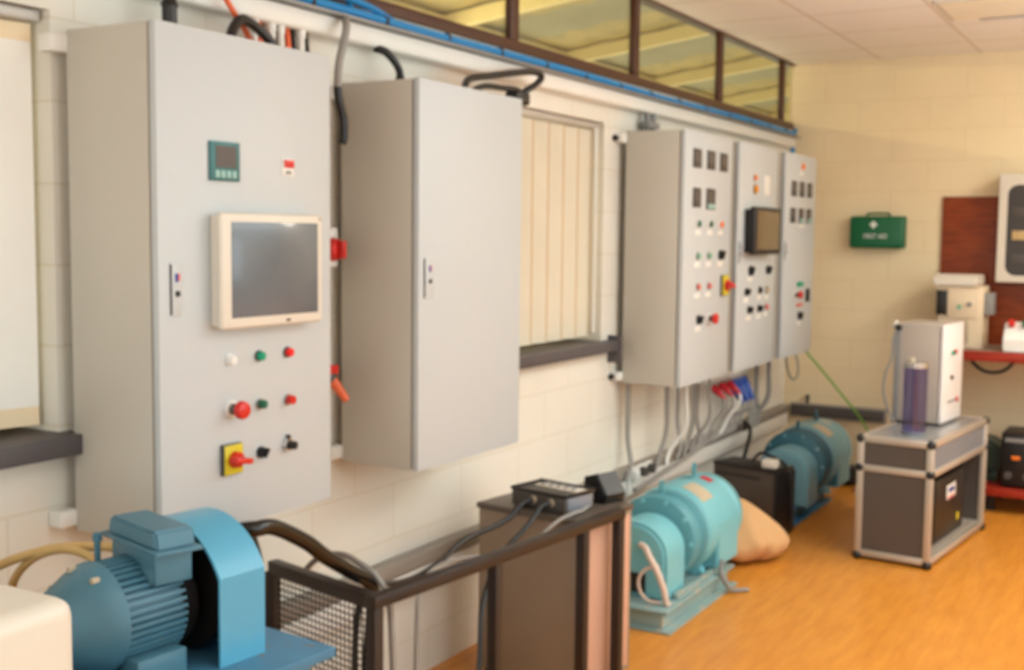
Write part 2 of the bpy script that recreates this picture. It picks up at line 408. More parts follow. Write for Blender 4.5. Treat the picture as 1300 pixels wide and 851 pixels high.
# ------------------------------------------------------------------ vertical blinds
def blind(label, y0, y1, mv, edge, hems, cordside):
    t = thing('vertical_blind', label, 'blind', (-.05, (y0 + y1) / 2, WZ1 - .04))
    obj('headrail', B().box(-.09, -.02, y0, y1, WZ1 - .03, WZ1 - .003, .004), 'rail', t)
    y = y1 - .075
    while y > y0 + .05:
        mt = Matrix.Translation((-.055, y, 0)) @ Matrix.Rotation(radians(-9), 4, 'Z')
        vb = B(); vb.m(0).box(-.0015, .0015, -.0655, .0655, WZ0 + .035, WZ1 - .035, mtx=mt)
        if edge: vb.m(1).box(-.0022, .0022, .057, .0665, WZ0 + .034, WZ1 - .034, mtx=mt)  # darker tan strip down one edge marks the line between vanes
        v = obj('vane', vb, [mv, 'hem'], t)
        if hems:
            for a, c in ((WZ0 + .030, WZ0 + .075), (WZ1 - .075, WZ1 - .033)):
                obj('hem', B().box(-.0025, .0025, -.065, .065, a, c, mtx=mt), 'hem_l', v)
        y -= .14
    if cordside:
        obj('cord', B().tube([(-.02, y1 - .012, WZ1 - .03), (-.018, y1 - .012, 1.6), (-.02, y1 - .012, 1.2), (-.02, y1 - .024, 1.17), (-.02, y1 - .03, 1.25), (-.02, y1 - .03, WZ1 - .03)], .004, seg=6), 'white', t)
    return t
blind('pale vertical blind with tan hems at the window beside the panel with the touchscreen', 1.18, WA1 - .01, 'vane_w', 0, True, False)
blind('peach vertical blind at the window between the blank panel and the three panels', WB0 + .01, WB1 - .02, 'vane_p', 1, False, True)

# ------------------------------------------------------------------ trunking, tray and cables along the wall top
t = thing('cable_trunking', 'white square trunking running the long wall just under the brown windows', 'trunking', (0, 3, 2.19))
obj('mounting_channel', B().box(.002, .062, -1.5, 7.74, 2.192, 2.252, .003), 'white', t)
obj('cover', B().box(.062, .067, -1.5, 7.74, 2.196, 2.250, .002), 'white', t)
solo('cable_tray', B().box(0, .105, -1.5, 7.74, 2.2525, 2.258), 'steel', 'thin grey metal tray carrying the blue cables under the brown windows', 'tray')
rr = random.Random(3)
def blue_run(z, x, y0, ph):  # gently wavering run along the tray
    pts = [(x + .006 * sin(y * 2.1 + ph), y, z + .003 * sin(y * 3.1 + ph)) for y in [y0 + (7.62 - y0) * k / 14 for k in range(15)]]
    return pts
b = B().tube(blue_run(2.2755, .082, .3, 0) + [(.07, 7.7, 2.30), (.05, 7.76, 2.292), (.035, 7.79, 2.25), (.03, 7.79, 2.12)], .0142)
o = solo('blue_cable', b, 'blue_cable', 'thick blue cable clipped along the tray, outer one of the pair', 'cable', 'blue cables on the tray', ang=60)
for k in range(20):
    y = .6 + k * .36
    obj('cable_tie', B().cyl((.082 + .006 * sin(y * 2.1), y, 2.2755), (.082 + .006 * sin(y * 2.1), y + .014, 2.2755), .0158, seg=16), 'rubber', o)
solo('blue_cable', B().tube(blue_run(2.269, .050, .3, 0) + [(.045, 7.7, 2.285), (.03, 7.75, 2.28)], .0085), 'blue_cable', 'blue cable lying on the tray, inner one of the pair near the wall', 'cable', 'blue cables on the tray', ang=60)
cable('short bright blue cable looped over the tray above the first tall panel', [(.09, 2.55, 2.325), (.085, 2.68, 2.308), (.08, 2.8, 2.303), (.09, 2.9, 2.312), (.085, 3.05, 2.304), (.055, 3.2, 2.292)], .011, 'blue_cable', name='blue_cable')
cable('thin blue cable dropping from the window frame onto the tray', [(.03, 2.95, 2.6), (.05, 2.955, 2.42), (.065, 2.96, 2.32), (.075, 2.985, 2.262)], .009, 'blue_cable', name='blue_cable')

# ------------------------------------------------------------------ control cabinets
def ctl_base(b, x, y, z, r): b.cyl((x, y, z), (x + .006, y, z), r, seg=24, bev=.0015)
def button(par, x, y, z, r, cm, lab, kind='push_button', h=.012, bez='chrome', plate=False):
    b = B(); b.m(0).cyl((x, y, z), (x + .005, y, z), r * 1.25, seg=24, bev=.0012)
    b.m(1).cyl((x + .004, y, z), (x + .005 + h, y, z), r, r * .93, seg=24, bev=r * .22)
    if plate: b.m(2).box(x, x + .002, y - .034, y + .034, z - .052, z - .030, .0005)
    return obj(kind, b, [bez, cm, 'white'], par, lab)
def estop(par, x, y, z, r, lab):
    b = B(); b.m(1).cyl((x, y, z), (x + .004, y, z), r * 1.0, seg=24)
    b.m(2).cyl((x + .003, y, z), (x + .028, y, z), r * .62, seg=20)
    b.m(0).lathe([(r * .7, .022), (r * 1.0, .028), (r * 1.05, .036), (r * .9, .044), (r * .5, .047), (0, .048)], (x, y, z), (1, 0, 0), 28)
    return obj('emergency_stop', b, ['red', 'white', 'darkgrey'], par, lab)
def selector(par, x, y, z, r, lab, plate=False, m='black'):
    b = B(); b.m(0).cyl((x, y, z), (x + .007, y, z), r * 1.15, seg=24, bev=.001)
    b.m(0).cyl((x + .006, y, z), (x + .016, y, z), r, seg=24)
    mt = Matrix.Translation((x, y, z)) @ Matrix.Rotation(radians(-35), 4, 'X')
    b.m(0).box(.014, .027, -r * .26, r * .26, -r * .98, r * .98, .002, mtx=mt)
    if plate: b.m(1).box(x, x + .002, y - .036, y + .036, z - .056, z - .032, .0005)
    return obj('selector_switch', b, [m, 'white'], par, lab)
def isolator(par, x, y, z, s, lab):
    b = B(); b.m(2).box(x, x + .012, y - s, y + s, z - s * 1.15, z + s * 1.15, .002)
    b.m(1).box(x + .012, x + .016, y - s * .95, y + s * .95, z - s * 1.1, z + s * 1.1, .002)
    b.m(0).cyl((x + .016, y, z), (x + .034, y, z), s * .62, s * .58, seg=24, bev=.002)
    p = obj('isolator_switch', b, ['red', 'yellow', 'darkgrey'], par, lab)
    mt = Matrix.Translation((x + .034, y, z)) @ Matrix.Rotation(radians(80), 4, 'X')
    obj('handle', B().box(0, .022, -s * .22, s * .22, -s * .75, s * 1.0, .003, mtx=mt), 'red', p)
    return p
def meter(par, x, y0, y1, z0, z1, teal=False, m='meter'):
    b = B(); b.m(0).box(x, x + .008, y0, y1, z0, z1, .0015); b.m(1).box(x + .008, x + .0085, y0 + .012, y1 - .012, z0 + .03, z1 - .012)
    if teal: b.m(2).box(x + .008, x + .0087, y0 + .008, y1 - .008, z0 + .004, z0 + .026)
    return obj('panel_meter', b, ['darkgrey', m, 'tealpale'], par, None)
def lockset(par, x, y0, y1, z0, z1):
    b = B(); b.m(4).box(x, x + .004, y0, y1, z0, z1, .002)
    ym = (y0 + y1) / 2 + .003; h = z1 - z0
    b.m(1).box(x + .003, x + .0052, ym - .007, ym + .002, z1 - h * .36, z1 - h * .2)
    b.m(2).box(x + .003, x + .0052, ym + .001, ym + .008, z1 - h * .34, z1 - h * .2)
    b.m(3).cyl((x + .003, ym, z0 + h * .42), (x + .007, ym, z0 + h * .42), .007, seg=16)
    b.m(3).box(x + .001, x + .0045, y0, y0 + .0025, z0 + .004, z1 - .004)
    return obj('door_lock', b, ['white', 'blue', 'redpale', 'black', 'grey'], par)
def cabinet(label, y0, y1, z0, z1, d, cat='control panel', group=None, brk=(1, 1, 1, 1), bolt=False):
    t = thing('control_cabinet', label, cat, (0, (y0 + y1) / 2, z0), 0, group)
    xd = d - .022
    b = B().box(.04, xd - .006, y0 + .002, y1 - .002, z0 + .002, z1 - .002, .003)
    obj('cabinet_shell', b, 'grey_side', t)
    obj('gasket', B().box(xd - .012, xd + .002, y0 + .006, y1 - .006, z0 + .006, z1 - .006), 'gasket', t)
    dr = obj('cabinet_door', B().box(xd, d, y0, y1, z0, z1, .004), 'grey', t)
    for i, (yy, zz) in enumerate(((y0, z1 - .035), (y1, z1 - .035), (y0, z0 + .035), (y1, z0 + .035))):
        if brk[i]:
            s = -1 if yy == y0 else 1
            bb = B(); bb.m(0).box(0, .045, yy - .045 if s < 0 else yy - .02, yy + .02 if s < 0 else yy + .045, zz - .02, zz + .02, .003)
            bolt and bb.m(1).cyl((.012, yy + s * .045, zz), (.012, yy + s * .062, zz), .014, seg=12)
            obj('mounting_bracket', bb, ['white', 'rubber'], t)
    return t, dr

c1, d1 = cabinet('grey wall control panel with cream touchscreen, red stop button and yellow isolator', 1.919, 2.537, .871, 2.069, .333)
lockset(d1, .333, 1.953, 1.986, 1.404, 1.527)
X = .333
# touchscreen terminal
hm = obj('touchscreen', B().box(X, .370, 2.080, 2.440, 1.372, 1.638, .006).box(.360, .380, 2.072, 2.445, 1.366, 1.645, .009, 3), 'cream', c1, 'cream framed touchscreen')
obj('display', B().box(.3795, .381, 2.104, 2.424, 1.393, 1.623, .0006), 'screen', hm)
obj('keyhole', B().box(.379, .382, 2.30, 2.315, 1.376, 1.382).cyl((.379, 2.432, 1.634), (.3812, 2.432, 1.634), .003, seg=10), 'darkgrey', hm)
# small operator display
b = B(); b.m(0).box(X, X + .008, 2.079, 2.179, 1.720, 1.813, .002)
sd = obj('operator_display', b, ['teal'], c1, 'small teal operator display')
obj('display', B().box(X + .008, X + .009, 2.096, 2.165, 1.752, 1.803), 'meter', sd)
for k in range(4): obj('function_key', B().box(X + .008, X + .0105, 2.094 + k * .019, 2.108 + k * .019, 1.727, 1.745, .001), 'tealpale', sd)
b = B(); b.m(0).box(X, X + .003, 2.339, 2.384, 1.742, 1.788, .0008); b.m(1).box(X + .003, X + .008, 2.345, 2.380, 1.764, 1.784, .001); b.m(2).box(X + .003, X + .005, 2.352, 2.372, 1.748, 1.756)
obj('counter', b, ['white', 'red', 'midgrey'], d1, 'small white plate with red top')
button(d1, X, 2.143, 1.288, .0115, 'white', 'white lamp', 'indicator_lamp', .014, 'white')
button(d1, X, 2.247, 1.289, .0115, 'greenlamp', 'green lamp', 'indicator_lamp', .014, 'darkgrey')
button(d1, X, 2.355, 1.290, .0115, 'redlamp', 'red lamp', 'indicator_lamp', .014, 'darkgrey')
estop(d1, X, 2.150, 1.166, .022, 'red mushroom stop button')
button(d1, X, 2.250, 1.167, .012, 'green', 'green push button', h=.016)
button(d1, X, 2.357, 1.166, .0125, 'red', 'red push button', h=.018)
isolator(d1, X, 2.141, 1.044, .033, 'yellow isolator with red handle')
selector(d1, X, 2.252, 1.043, .013, 'black selector switch')
b = B(); b.m(0).cyl((X, 2.352, 1.048), (X + .012, 2.352, 1.048), .019, .016, seg=24, bev=.002); b.m(1).cyl((X + .012, 2.352, 1.048), (X + .032, 2.352, 1.048), .012, .011, seg=20, bev=.002)
b.m(1).box(X + .001, X + .012, 2.350, 2.356, 1.064, 1.074)
obj('rotary_knob', b, ['chrome', 'black'], d1, 'chrome dial with black knob')

c2, d2 = cabinet('blank grey wall panel with only a lock, second from the blinds end', 2.955, 3.583, .871, 2.064, .3357)
c2['label'] = 'blank grey wall cabinet with only a lock on its door, beside the peach blind'
lockset(d2, .3357, 2.982, 3.036, 1.402, 1.528)

G3 = 'row of three grey instrument panels'
c3, d3 = cabinet('grey instrument panel with five meters and red yellow isolator, first of three', 5.097, 5.734, .900, 2.087, .337, group=G3, brk=(1, 0, 1, 0), bolt=True)
X = .337
for a in ((5.196, 5.290, 1.920, 2.008), (5.379, 5.476, 1.920, 2.009), (5.557, 5.652, 1.920, 2.008), (5.202, 5.292, 1.736, 1.826)): meter(d3, X, *a)
meter(d3, X, 5.379, 5.488, 1.730, 1.829, True)
for y, m, l in ((5.277, 'green', 'green'), (5.435, 'green', 'green'), (5.585, 'orange', 'orange')): button(d3, X, y, 1.660, .017, m, l + ' lamp', 'indicator_lamp', .01, 'white', True)
for y in (5.277, 5.424): button(d3, X, y, 1.508, .014, 'greenpale', 'pale green push button', 'push_button', .012, 'chrome', True)
selector(d3, X, 5.590, 1.510, .022, 'black selector switch', True)
for y in (5.286, 5.432): button(d3, X, y, 1.362, .014, 'redpale', 'pale red push button', 'push_button', .012, 'chrome', True)
isolator(d3, X, 5.650, 1.359, .045, 'yellow isolator with red handle')
selector(d3, X, 5.307, 1.205, .020, 'black selector switch', True)
estop(d3, X, 5.455, 1.203, .026, 'red mushroom stop button')

c4, d4 = cabinet('middle grey instrument panel of three, with dark brown screen terminal', 5.854, 6.492, .900, 2.087, .337, group=G3, brk=(0, 0, 0, 0))
lockset(d4, X, 5.872, 5.915, 1.46, 1.58)
tm = obj('screen_terminal', B().box(X, .380, 5.955, 6.330, 1.520, 1.745, .004).box(.372, .402, 5.927, 6.360, 1.508, 1.757, .008, 3), 'blk_edge', c4, 'black framed screen terminal')
obj('display', B().box(.4015, .403, 5.965, 6.335, 1.534, 1.735), 'screen_brown', tm)
button(d4, X, 6.091, 1.912, .015, 'orange', 'small orange lamp', 'indicator_lamp', .01, 'chrome')
button(d4, X, 6.097, 1.853, .022, 'amber', 'amber lamp', 'indicator_lamp', .014, 'chrome')
obj('legend_plate', B().box(X, X + .006, 6.25, 6.345, 1.828, 1.932, .002), 'white', d4, 'white plate')
selector(d4, X, 6.056, 1.422, .024, 'black selector switch', True); selector(d4, X, 6.353, 1.421, .022, 'black selector switch')
selector(d4, X, 6.000, 1.312, .018, 'black selector switch', True)
button(d4, X, 6.222, 1.314, .018, 'black', 'black push button', plate=True); button(d4, X, 6.348, 1.312, .018, 'plate', 'beige push button', plate=True)
selector(d4, X, 6.048, 1.215, .018, 'black selector switch', True); selector(d4, X, 6.218, 1.215, .017, 'black selector switch', True)
button(d4, X, 6.342, 1.218, .016, 'redpale', 'red push button', plate=True)

c5, d5 = cabinet('grey instrument panel with six meters nearest the end wall, last of three', 6.649, 7.275, .900, 2.087, .337, group=G3, brk=(0, 1, 0, 1))
lockset(d5, X, 6.665, 6.70, 1.47, 1.58)
button(d5, X, 6.958, 2.017, .021, 'orange', 'orange lamp', 'indicator_lamp', .012, 'white', True)
for y in (6.767, 6.926, 7.090): meter(d5, X, y, y + .088, 1.840, 1.928)
for i, y in enumerate((6.755, 6.920, 7.082)): meter(d5, X, y, y + .09, 1.686, 1.772, i > 0)
obj('legend_plate', B().box(X, X + .002, 6.94, 7.04, 1.66, 1.676), 'white', d5, 'white plate')
b = B(); b.m(0).box(X, X + .012, 6.93, 7.04, 1.308, 1.336, .004)
obj('push_button', b, 'greenlamp', d5, 'green bar button')
estop(d5, X, 6.900, 1.262, .021, 'red mushroom stop button')
button(d5, X, 7.002, 1.264, .014, 'greenpale', 'pale green push button')
obj('push_button', B().box(X, X + .012, 6.93, 7.035, 1.190, 1.208, .004), 'redpale', d5, 'red bar button')
obj('rocker_switch', B().box(X, X + .014, 7.118, 7.175, 1.212, 1.29, .004), 'black', d5, 'black rocker switch')
selector(d5, X, 6.99, 1.133, .022, 'black selector switch', True)

# glands, conduits and cables on top of the cabinets
def gland(label, x, y, z0, z1, r):
    return solo('cable_gland', B().cyl((x, y, z0), (x, y, z0 + .03), r, seg=8, bev=.002).cyl((x, y, z0 + .03), (x, y, z1 - .02), r * .8, seg=16).cyl((x, y, z1 - .02), (x, y, z1), r * .95, r * .6, seg=16), 'rubber', label, 'cable gland')
gland('black cable gland standing on top of the touchscreen panel', .09, 2.20, 2.068, 2.185, .024)
gland('black cable gland standing on top of the blank grey cabinet', .10, 3.19, 2.063, 2.118, .017)
cable('black cable from the gland on the blank cabinet to the trunking', [(.10, 3.19, 2.112), (.10, 3.182, 2.13), (.095, 3.16, 2.155), (.08, 3.135, 2.18), (.05, 3.12, 2.191)], .0125, 'rubber')
cable('thick black cable arching over the top of the touchscreen panel', [(.16, 2.335, 2.072), (.14, 2.375, 2.13), (.12, 2.43, 2.165), (.115, 2.49, 2.155), (.12, 2.55, 2.115), (.12, 2.572, 2.05), (.10, 2.572, 1.95)], .014, 'rubber')
cable('orange cable dropping from the tray behind the touchscreen panel', [(.09, 2.36, 2.262), (.10, 2.385, 2.22), (.10, 2.43, 2.175), (.075, 2.50, 2.14), (.055, 2.55, 2.09), (.03, 2.575, 1.9)], .008, 'orange_cable')
cond = [(2.560, 'white', .011, 'white conduit, first of four rising behind the touchscreen panel'), (2.632, 'white', .011, 'white conduit, second of four rising behind the touchscreen panel'),
        (2.672, 'white', .010, 'white conduit, third of four rising behind the touchscreen panel'), (2.762, 'white', .011, 'white conduit, fourth of four rising behind the touchscreen panel')]
for y, m, r, l in cond:
    solo('conduit', B().cyl((.045, y, 1.5), (.045, y, 2.195), r, seg=14).cyl((.045, y, 2.17), (.045, y, 2.195), r * 1.3, seg=14), m, l, 'conduit', 'white conduits behind the panel')
for y, m, l in ((2.595, 'orange_cable', 'thin orange wire between the first two white conduits'), (2.652, 'rubber', 'black wire between two white conduits behind the touchscreen panel'), (2.715, 'orange_cable', 'orange wire loop between white conduits near the grey pipe'), (2.738, 'rubber', 'black wire beside the orange loop behind the touchscreen panel'), (2.798, 'rubber', 'black wire beyond the last white conduit behind the touchscreen panel')):
    cable(l, [(.03, y, 1.75), (.05, y + .006, 2.0), (.045, y - .008, 2.13), (.03, y, 2.195)], .0085, m)
# grey flexible pipe and black tail between the two tall cabinets
cable('grey flexible pipe running down beside the blank grey cabinet', [(.075, 2.925, 2.262), (.11, 2.895, 2.22), (.125, 2.86, 2.16), (.125, 2.84, 2.10), (.12, 2.838, 2.03)], .012, 'cablegrey', name='flexible_conduit', cat='conduit')
cable('short black cable hanging from the grey flexible pipe', [(.12, 2.838, 2.035), (.12, 2.846, 1.99), (.12, 2.866, 1.94), (.12, 2.868, 1.89), (.12, 2.862, 1.868)], .013, 'rubber', name='hanging_cable')
# red isolator and plug on the wall between the two tall cabinets
t = thing('wall_switch', 'white wall switch with round red knob between the two tall cabinets', 'switch', (0, 2.84, 1.49))
obj('housing', B().box(0, .085, 2.795, 2.885, 1.495, 1.615, .006), 'white', t)
sw = obj('knob', B().lathe([(.034, 0), (.036, .012), (.03, .03), (.012, .034), (0, .034)], (.085, 2.85, 1.549), (1, 0, 0)), 'red', t, 'red round knob')
obj('grip', B().box(.115, .14, 2.842, 2.858, 1.522, 1.576, .003), 'red', sw)
t = thing('plug_socket', 'small wall outlet with red lid and orange plug between the tall cabinets', 'socket', (0, 2.84, 1.09))
obj('housing', B().box(0, .08, 2.80, 2.88, 1.10, 1.19, .006), 'white', t)
obj('lid', B().box(.08, .10, 2.81, 2.87, 1.165, 1.195, .004), 'red', t, 'red lid')
obj('plug_body', B().cyl((.09, 2.845, 1.155), (.125, 2.875, 1.085), .016, .012, seg=16, bev=.002), 'orange_cable', t, 'orange plug')
obj('plug_collar', B().cyl((.08, 2.835, 1.17), (.093, 2.848, 1.15), .018, seg=16), 'darkgrey', t)
# loop of heavy black cable on the blank cabinet
cable('heavy black cable loop lying on top of the blank grey cabinet', [(.20, 3.42, 2.085), (.16, 3.52, 2.135), (.15, 3.68, 2.165), (.15, 3.86, 2.198), (.15, 4.0, 2.218), (.15, 4.06, 2.207), (.15, 4.02, 2.175), (.15, 3.95, 2.145), (.13, 3.90, 2.11)], .013, 'rubber')
cable('second black cable lying flat on the blank grey cabinet under the loop', [(.20, 3.45, 2.078), (.17, 3.60, 2.118), (.15, 3.75, 2.130), (.15, 3.88, 2.135), (.13, 3.93, 2.11), (.10, 3.94, 2.05)], .011, 'rubber')
solo('cable_clamp', B().box(.10, .16, 3.86, 3.96, 2.085, 2.135, .012, 3), 'rubber', 'black clamp gathering the cable loop beside the blank cabinet', 'clamp')
solo('conduit_elbow', B().cyl((.045, 5.33, 2.085), (.045, 5.33, 2.195), .016, seg=14).cyl((.045, 5.40, 2.085), (.045, 5.40, 2.195), .016, seg=14).box(.02, .07, 5.30, 5.43, 2.12, 2.15, .004), 'midgrey', 'pair of short grey pipes joined by a saddle on the first instrument panel', 'conduit')

# ------------------------------------------------------------------ dado trunking
t = thing('dado_trunking', 'grey and white double trunking running low along the long wall', 'trunking', (0, 4, .36))
obj('mounting_channel', B().box(.002, .055, -1, 7.80, .425, .478, .004), 'greydado', t)
obj('lower_channel', B().box(.002, .05, -1, 7.80, .335, .420, .004), 'white', t, 'white lower channel')
t = thing('dado_trunking', 'short grey trunking low on the end wall behind the far motor', 'trunking', (.35, YB, .38))
obj('mounting_channel', B().box(.06, .69, YB - .05, YB - .001, .395, .488, .004), 'greydado', t)
obj('cover', B().box(.065, .68, YB - .056, YB - .05, .405, .478, .002), 'darkgrey', t)
solo('pipe_stub', B().cyl((.17, YB - .03, .488), (.17, YB - .03, .535), .012, seg=12).cyl((.17, YB - .03, .53), (.17, YB - .03, .545), .016, seg=12), 'darkgrey', 'small dark pipe stub rising from the end wall trunking', 'pipe')
for i, (y, l) in enumerate(((5.19, 'white socket outlet on the low trunking, first of three'), (5.29, 'white socket outlet on the low trunking, second of three'), (5.39, 'white socket outlet on the low trunking, third of three'))):
    t = thing('wall_socket', l, 'socket', (.055, y, .34), 0, 'sockets on the low trunking')
    obj('plate', B().box(.05, .066, y - .043, y + .043, .345, .478, .004), 'white', t)
    obj('plug', B().box(.066, .10, y - .022, y + .022, .425, .470, .006), 'darkgrey' if i else 'white', t, 'dark plug' if i else 'white plug')

# ------------------------------------------------------------------ plugs and wires under the instrument panels
solo('socket_rail', B().box(0, .09, 6.12, 6.82, .79, .86, .005), 'white', 'white socket strip under the middle instrument panel', 'socket strip')
ys = [6.20, 6.33, 6.45, 6.52, 6.61, 6.70]
tops = {}
for i, y in enumerate(ys):
    red = i < 3; m = 'redplug' if red else 'blue'
    ordn = ('first', 'second', 'third')[i % 3]
    t = thing('industrial_plug', ('red round plug hanging under the middle panel, ' if red else 'blue round plug hanging under the middle panel, ') + ordn + ' of three from the camera side', 'plug', (.11, y, .70), 0, 'red plugs' if red else 'blue plugs')
    dr = 0 if red else -.02
    p0 = Vector((.09, y, .77)); p1 = Vector((.145, y - .01, .705 + dr)) if not red else Vector((.135, y, .735))
    ax = (p1 - p0).normalized(); Ln = (p1 - p0).length; k = .68 if red else .95
    obj('collar', B().lathe([(.026 * k, 0), (.033 * k, .006), (.033 * k, .03), (.028 * k, .034), (.028 * k, .036)], p0, ax, 24), m, t)
    obj('plug_body', B().lathe([(.027 * k, .034), (.030 * k, .05), (.026 * k, Ln * .9), (.016 * k, Ln + .03), (.012 * k, Ln + .045), (0, Ln + .046)], p0, ax, 24), m, t)
    tops[i] = p0 + ax * (Ln + .04)
wi = ['first', 'second', 'third', 'fourth', 'fifth', 'sixth']
for i in range(6):
    p = tops[i]; y = ys[i]
    m = 'cablegrey' if i in (0, 1, 3, 4, 5) else 'white'
    cable(('pale' if m == 'white' else 'grey') + ' cable falling from the ' + wi[i % 3] + (' red' if i < 3 else ' blue') + ' plug to the low trunking', [p, p + Vector((.005, -.01, -.05)), (.12, y - .03, .58), (.095, y - .06, .51), (.078, y - .12, .47), (.066, y - .26, .452)], .0085, m)
hang = [(5.16, .012, 'cablegrey'), (5.52, .011, 'cablegrey'), (5.66, .011, 'white'), (5.80, .011, 'cablegrey'), (5.90, .010, 'cablegrey'), (6.00, .010, 'cablegrey'), (6.08, .012, 'cablegrey'), (6.95, .012, 'cablegrey'), (7.03, .014, 'cablegrey'), (7.11, .012, 'cablegrey')]
on = ['first', 'second', 'third', 'fourth', 'fifth', 'sixth', 'seventh', 'eighth', 'ninth', 'last']
for i, (y, r, m) in enumerate(hang):
    x = .05 + .05 * (i % 3)
    cable(on[i] + (' upright grey' if m == 'cablegrey' else ' upright white') + ' cable below the instrument panels, counting from the sockets', [(x, y, .905), (x + .004, y - .01, .78), (x - .004, y + .012, .62), (.075, y - .01, .50), (.068, y - .05, .435)], r, m, 'upright cables below the instrument panels', name='hanging_cable')
cable('long grey cable sagging along the low trunking below the plugs', [(.075, 6.7, .50), (.078, 6.3, .478), (.08, 5.9, .43), (.08, 5.5, .395), (.075, 5.2, .37)], .012, 'cablegrey')
cable('thin grey cable loop hanging under the panel nearest the end wall', [(.20, 7.20, .905), (.20, 7.24, .80), (.20, 7.33, .715), (.20, 7.45, .70), (.18, 7.56, .76), (.12, 7.66, .85), (.02, 7.72, .91)], .007, 'cablegrey', name='hanging_cable')
cable('green and yellow cable slanting from the last panel down behind the cart', [(.30, 7.262, .905), (.39, 7.40, .755), (.48, 7.53, .60), (.57, 7.66, .44), (.66, 7.72, .25), (.74, 7.74, .01)], .0075, 'green_cable')
cable('thick black cable dropping from the low trunking behind the black box', [(.07, 6.85, .44), (.10, 6.75, .50), (.16, 6.68, .46), (.19, 6.52, .37), (.175, 6.46, .25), (.17, 6.42, .1), (.17, 6.40, .012)], .012, 'rubber')

# ------------------------------------------------------------------ motor with light blue guard, on its stand beside the touchscreen panel
RZ = radians(-6)
st = thing('machine_stand', 'blue grey steel stand under the motor with the light blue guard', 'stand', (.62, 1.60, 0), RZ)
obj('top_plate', B().box(-.22, .26, -.30, .26, .75, .772, .003), 'base_b', st, world=False)
for sx in (-.18, .20):
    for sy in (-.26, .21): obj('leg', B().box(sx - .02, sx + .02, sy - .02, sy + .02, 0, .75, .003), 'base_b', st, world=False)
obj('cross_rail', B().box(-.2, .22, -.275, -.245, .2, .24, .002).box(-.2, .22, .195, .225, .2, .24, .002), 'base_b', st, world=False)
mo = thing('electric_motor', 'blue ribbed electric motor with light blue arched guard at its end', 'motor', (.65, 1.688, .772), RZ)
zc = .113
def ribbed(r, h, n, y0, y1):
    bb = bmesh.new(); prof = []
    for k in range(n):
        a = 2 * pi * k / n; w = 2 * pi / n
        for da, rr_ in ((0, r), (w * .45, r), (w * .5, r + h), (w * .95, r + h)): prof.append((cos(a + da) * rr_, zc + sin(a + da) * rr_))
    return prof
b = B().prism(ribbed(.090, .011, 44, 0, 0), 'XZ', -.215, -.085)
obj('motor_housing', b, 'teal1', mo, world=False)
obj('end_bell', B().lathe([(.02, -.035), (.045, -.025), (.060, .0), (.078, .035), (.094, .066), (.103, .085), (.105, .10), (.098, .105)], (0, -.315, zc), (0, 1, 0)), 'teal1', mo, world=False)
for a in (62, 105, 150):
    obj('end_bolt', B().cyl((.096 * cos(radians(a)), -.255, zc + .096 * sin(radians(a))), (.096 * cos(radians(a)), -.240, zc + .096 * sin(radians(a))), .006, seg=6), 'plate', mo, 'worn brown bolt', world=False)
obj('end_cap', B().cyl((0, -.088, zc), (0, -.045, zc), .098, .088, seg=36, bev=.006), 'blk_edge', mo, 'end cap, black for the shade before the guard', world=False)  # black stands in for the shade between motor and guard
obj('shaft', B().cyl((0, -.06, zc), (0, .05, zc), .02, seg=20), 'steel', mo, world=False)
obj('foot', B().box(-.115, -.06, -.21, -.10, 0, .05, .004), 'teal1', mo, world=False); obj('foot', B().box(.06, .115, -.21, -.10, 0, .05, .004), 'teal1', mo, world=False)
mt = Matrix.Translation((.015, -.102, 0)) @ Matrix.Rotation(radians(-10), 4, 'Z')
tb = obj('terminal_box', B().box(-.088, .088, -.038, .038, zc + .06, .236, .004, mtx=mt).box(-.078, .078, -.042, .042, zc + .06, zc + .09, .004, mtx=mt), 'teal1', mo, world=False)
b = B().box(-.112, .112, -.048, .048, .233, .242, .003, mtx=mt)
b2 = B().prism([(-.100, .241), (.100, .241), (.090, .276), (-.090, .276)], 'XZ', -.040, .040, .005)
bmesh.ops.transform(b2.bm, matrix=mt, verts=b2.bm.verts); b._add(b2.bm)
ld = obj('lid', b, 'teal1', tb, world=False)
obj('lifting_stud', B().cyl((-.075, -.158, zc + .07), (-.075, -.158, zc + .125), .006, seg=10).cyl((-.075, -.158, zc + .12), (-.075, -.158, zc + .135), .009, seg=10), 'teal1', mo, world=False)
# guard: a sheet arch with straight sides
Rg = .166; zt = .268
outer = [(.15, 0)] + [(Rg * sin(radians(a)), zt - Rg + Rg * cos(radians(a))) for a in [65 - k * 6.5 for k in range(21)]] + [(-.15, 0)]
inner = [(x * .965, z - (.004 if z > .01 else 0)) for x, z in outer]
b = B(); b.prism(outer + inner[::-1], 'XZ', -.05, .062)
gd = obj('coupling_guard', b, 'hood', mo, 'light blue arched sheet guard', world=False, ang=28)
obj('guard_plate', B().prism([(x * .96, z - (.006 if z > .01 else 0)) for x, z in outer], 'XZ', .050, .060), 'hood', gd, world=False)
obj('inner_shade', B().cyl((0, -.02, zc + .015), (0, .01, zc + .015), .125, seg=40), 'blk_edge', mo, 'painted shade inside the guard', world=False)  # black disc added for the shaded interior of the guard
cable('tan cable curving from the wall into the terminal box of the guarded motor', [(.006, 1.60, .74), (.10, 1.55, .80), (.24, 1.545, .90), (.34, 1.60, .942), (.43, 1.63, .955), (.52, 1.635, .963), (.555, 1.62, .965)], .010, 'beige_cable')
cable('tan cable arching over the wall end of the guarded motor', [(.20, 1.62, .70), (.24, 1.585, .84), (.30, 1.585, .915), (.38, 1.60, .948), (.47, 1.60, .944), (.54, 1.575, .905), (.58, 1.53, .86)], .009, 'beige_cable')
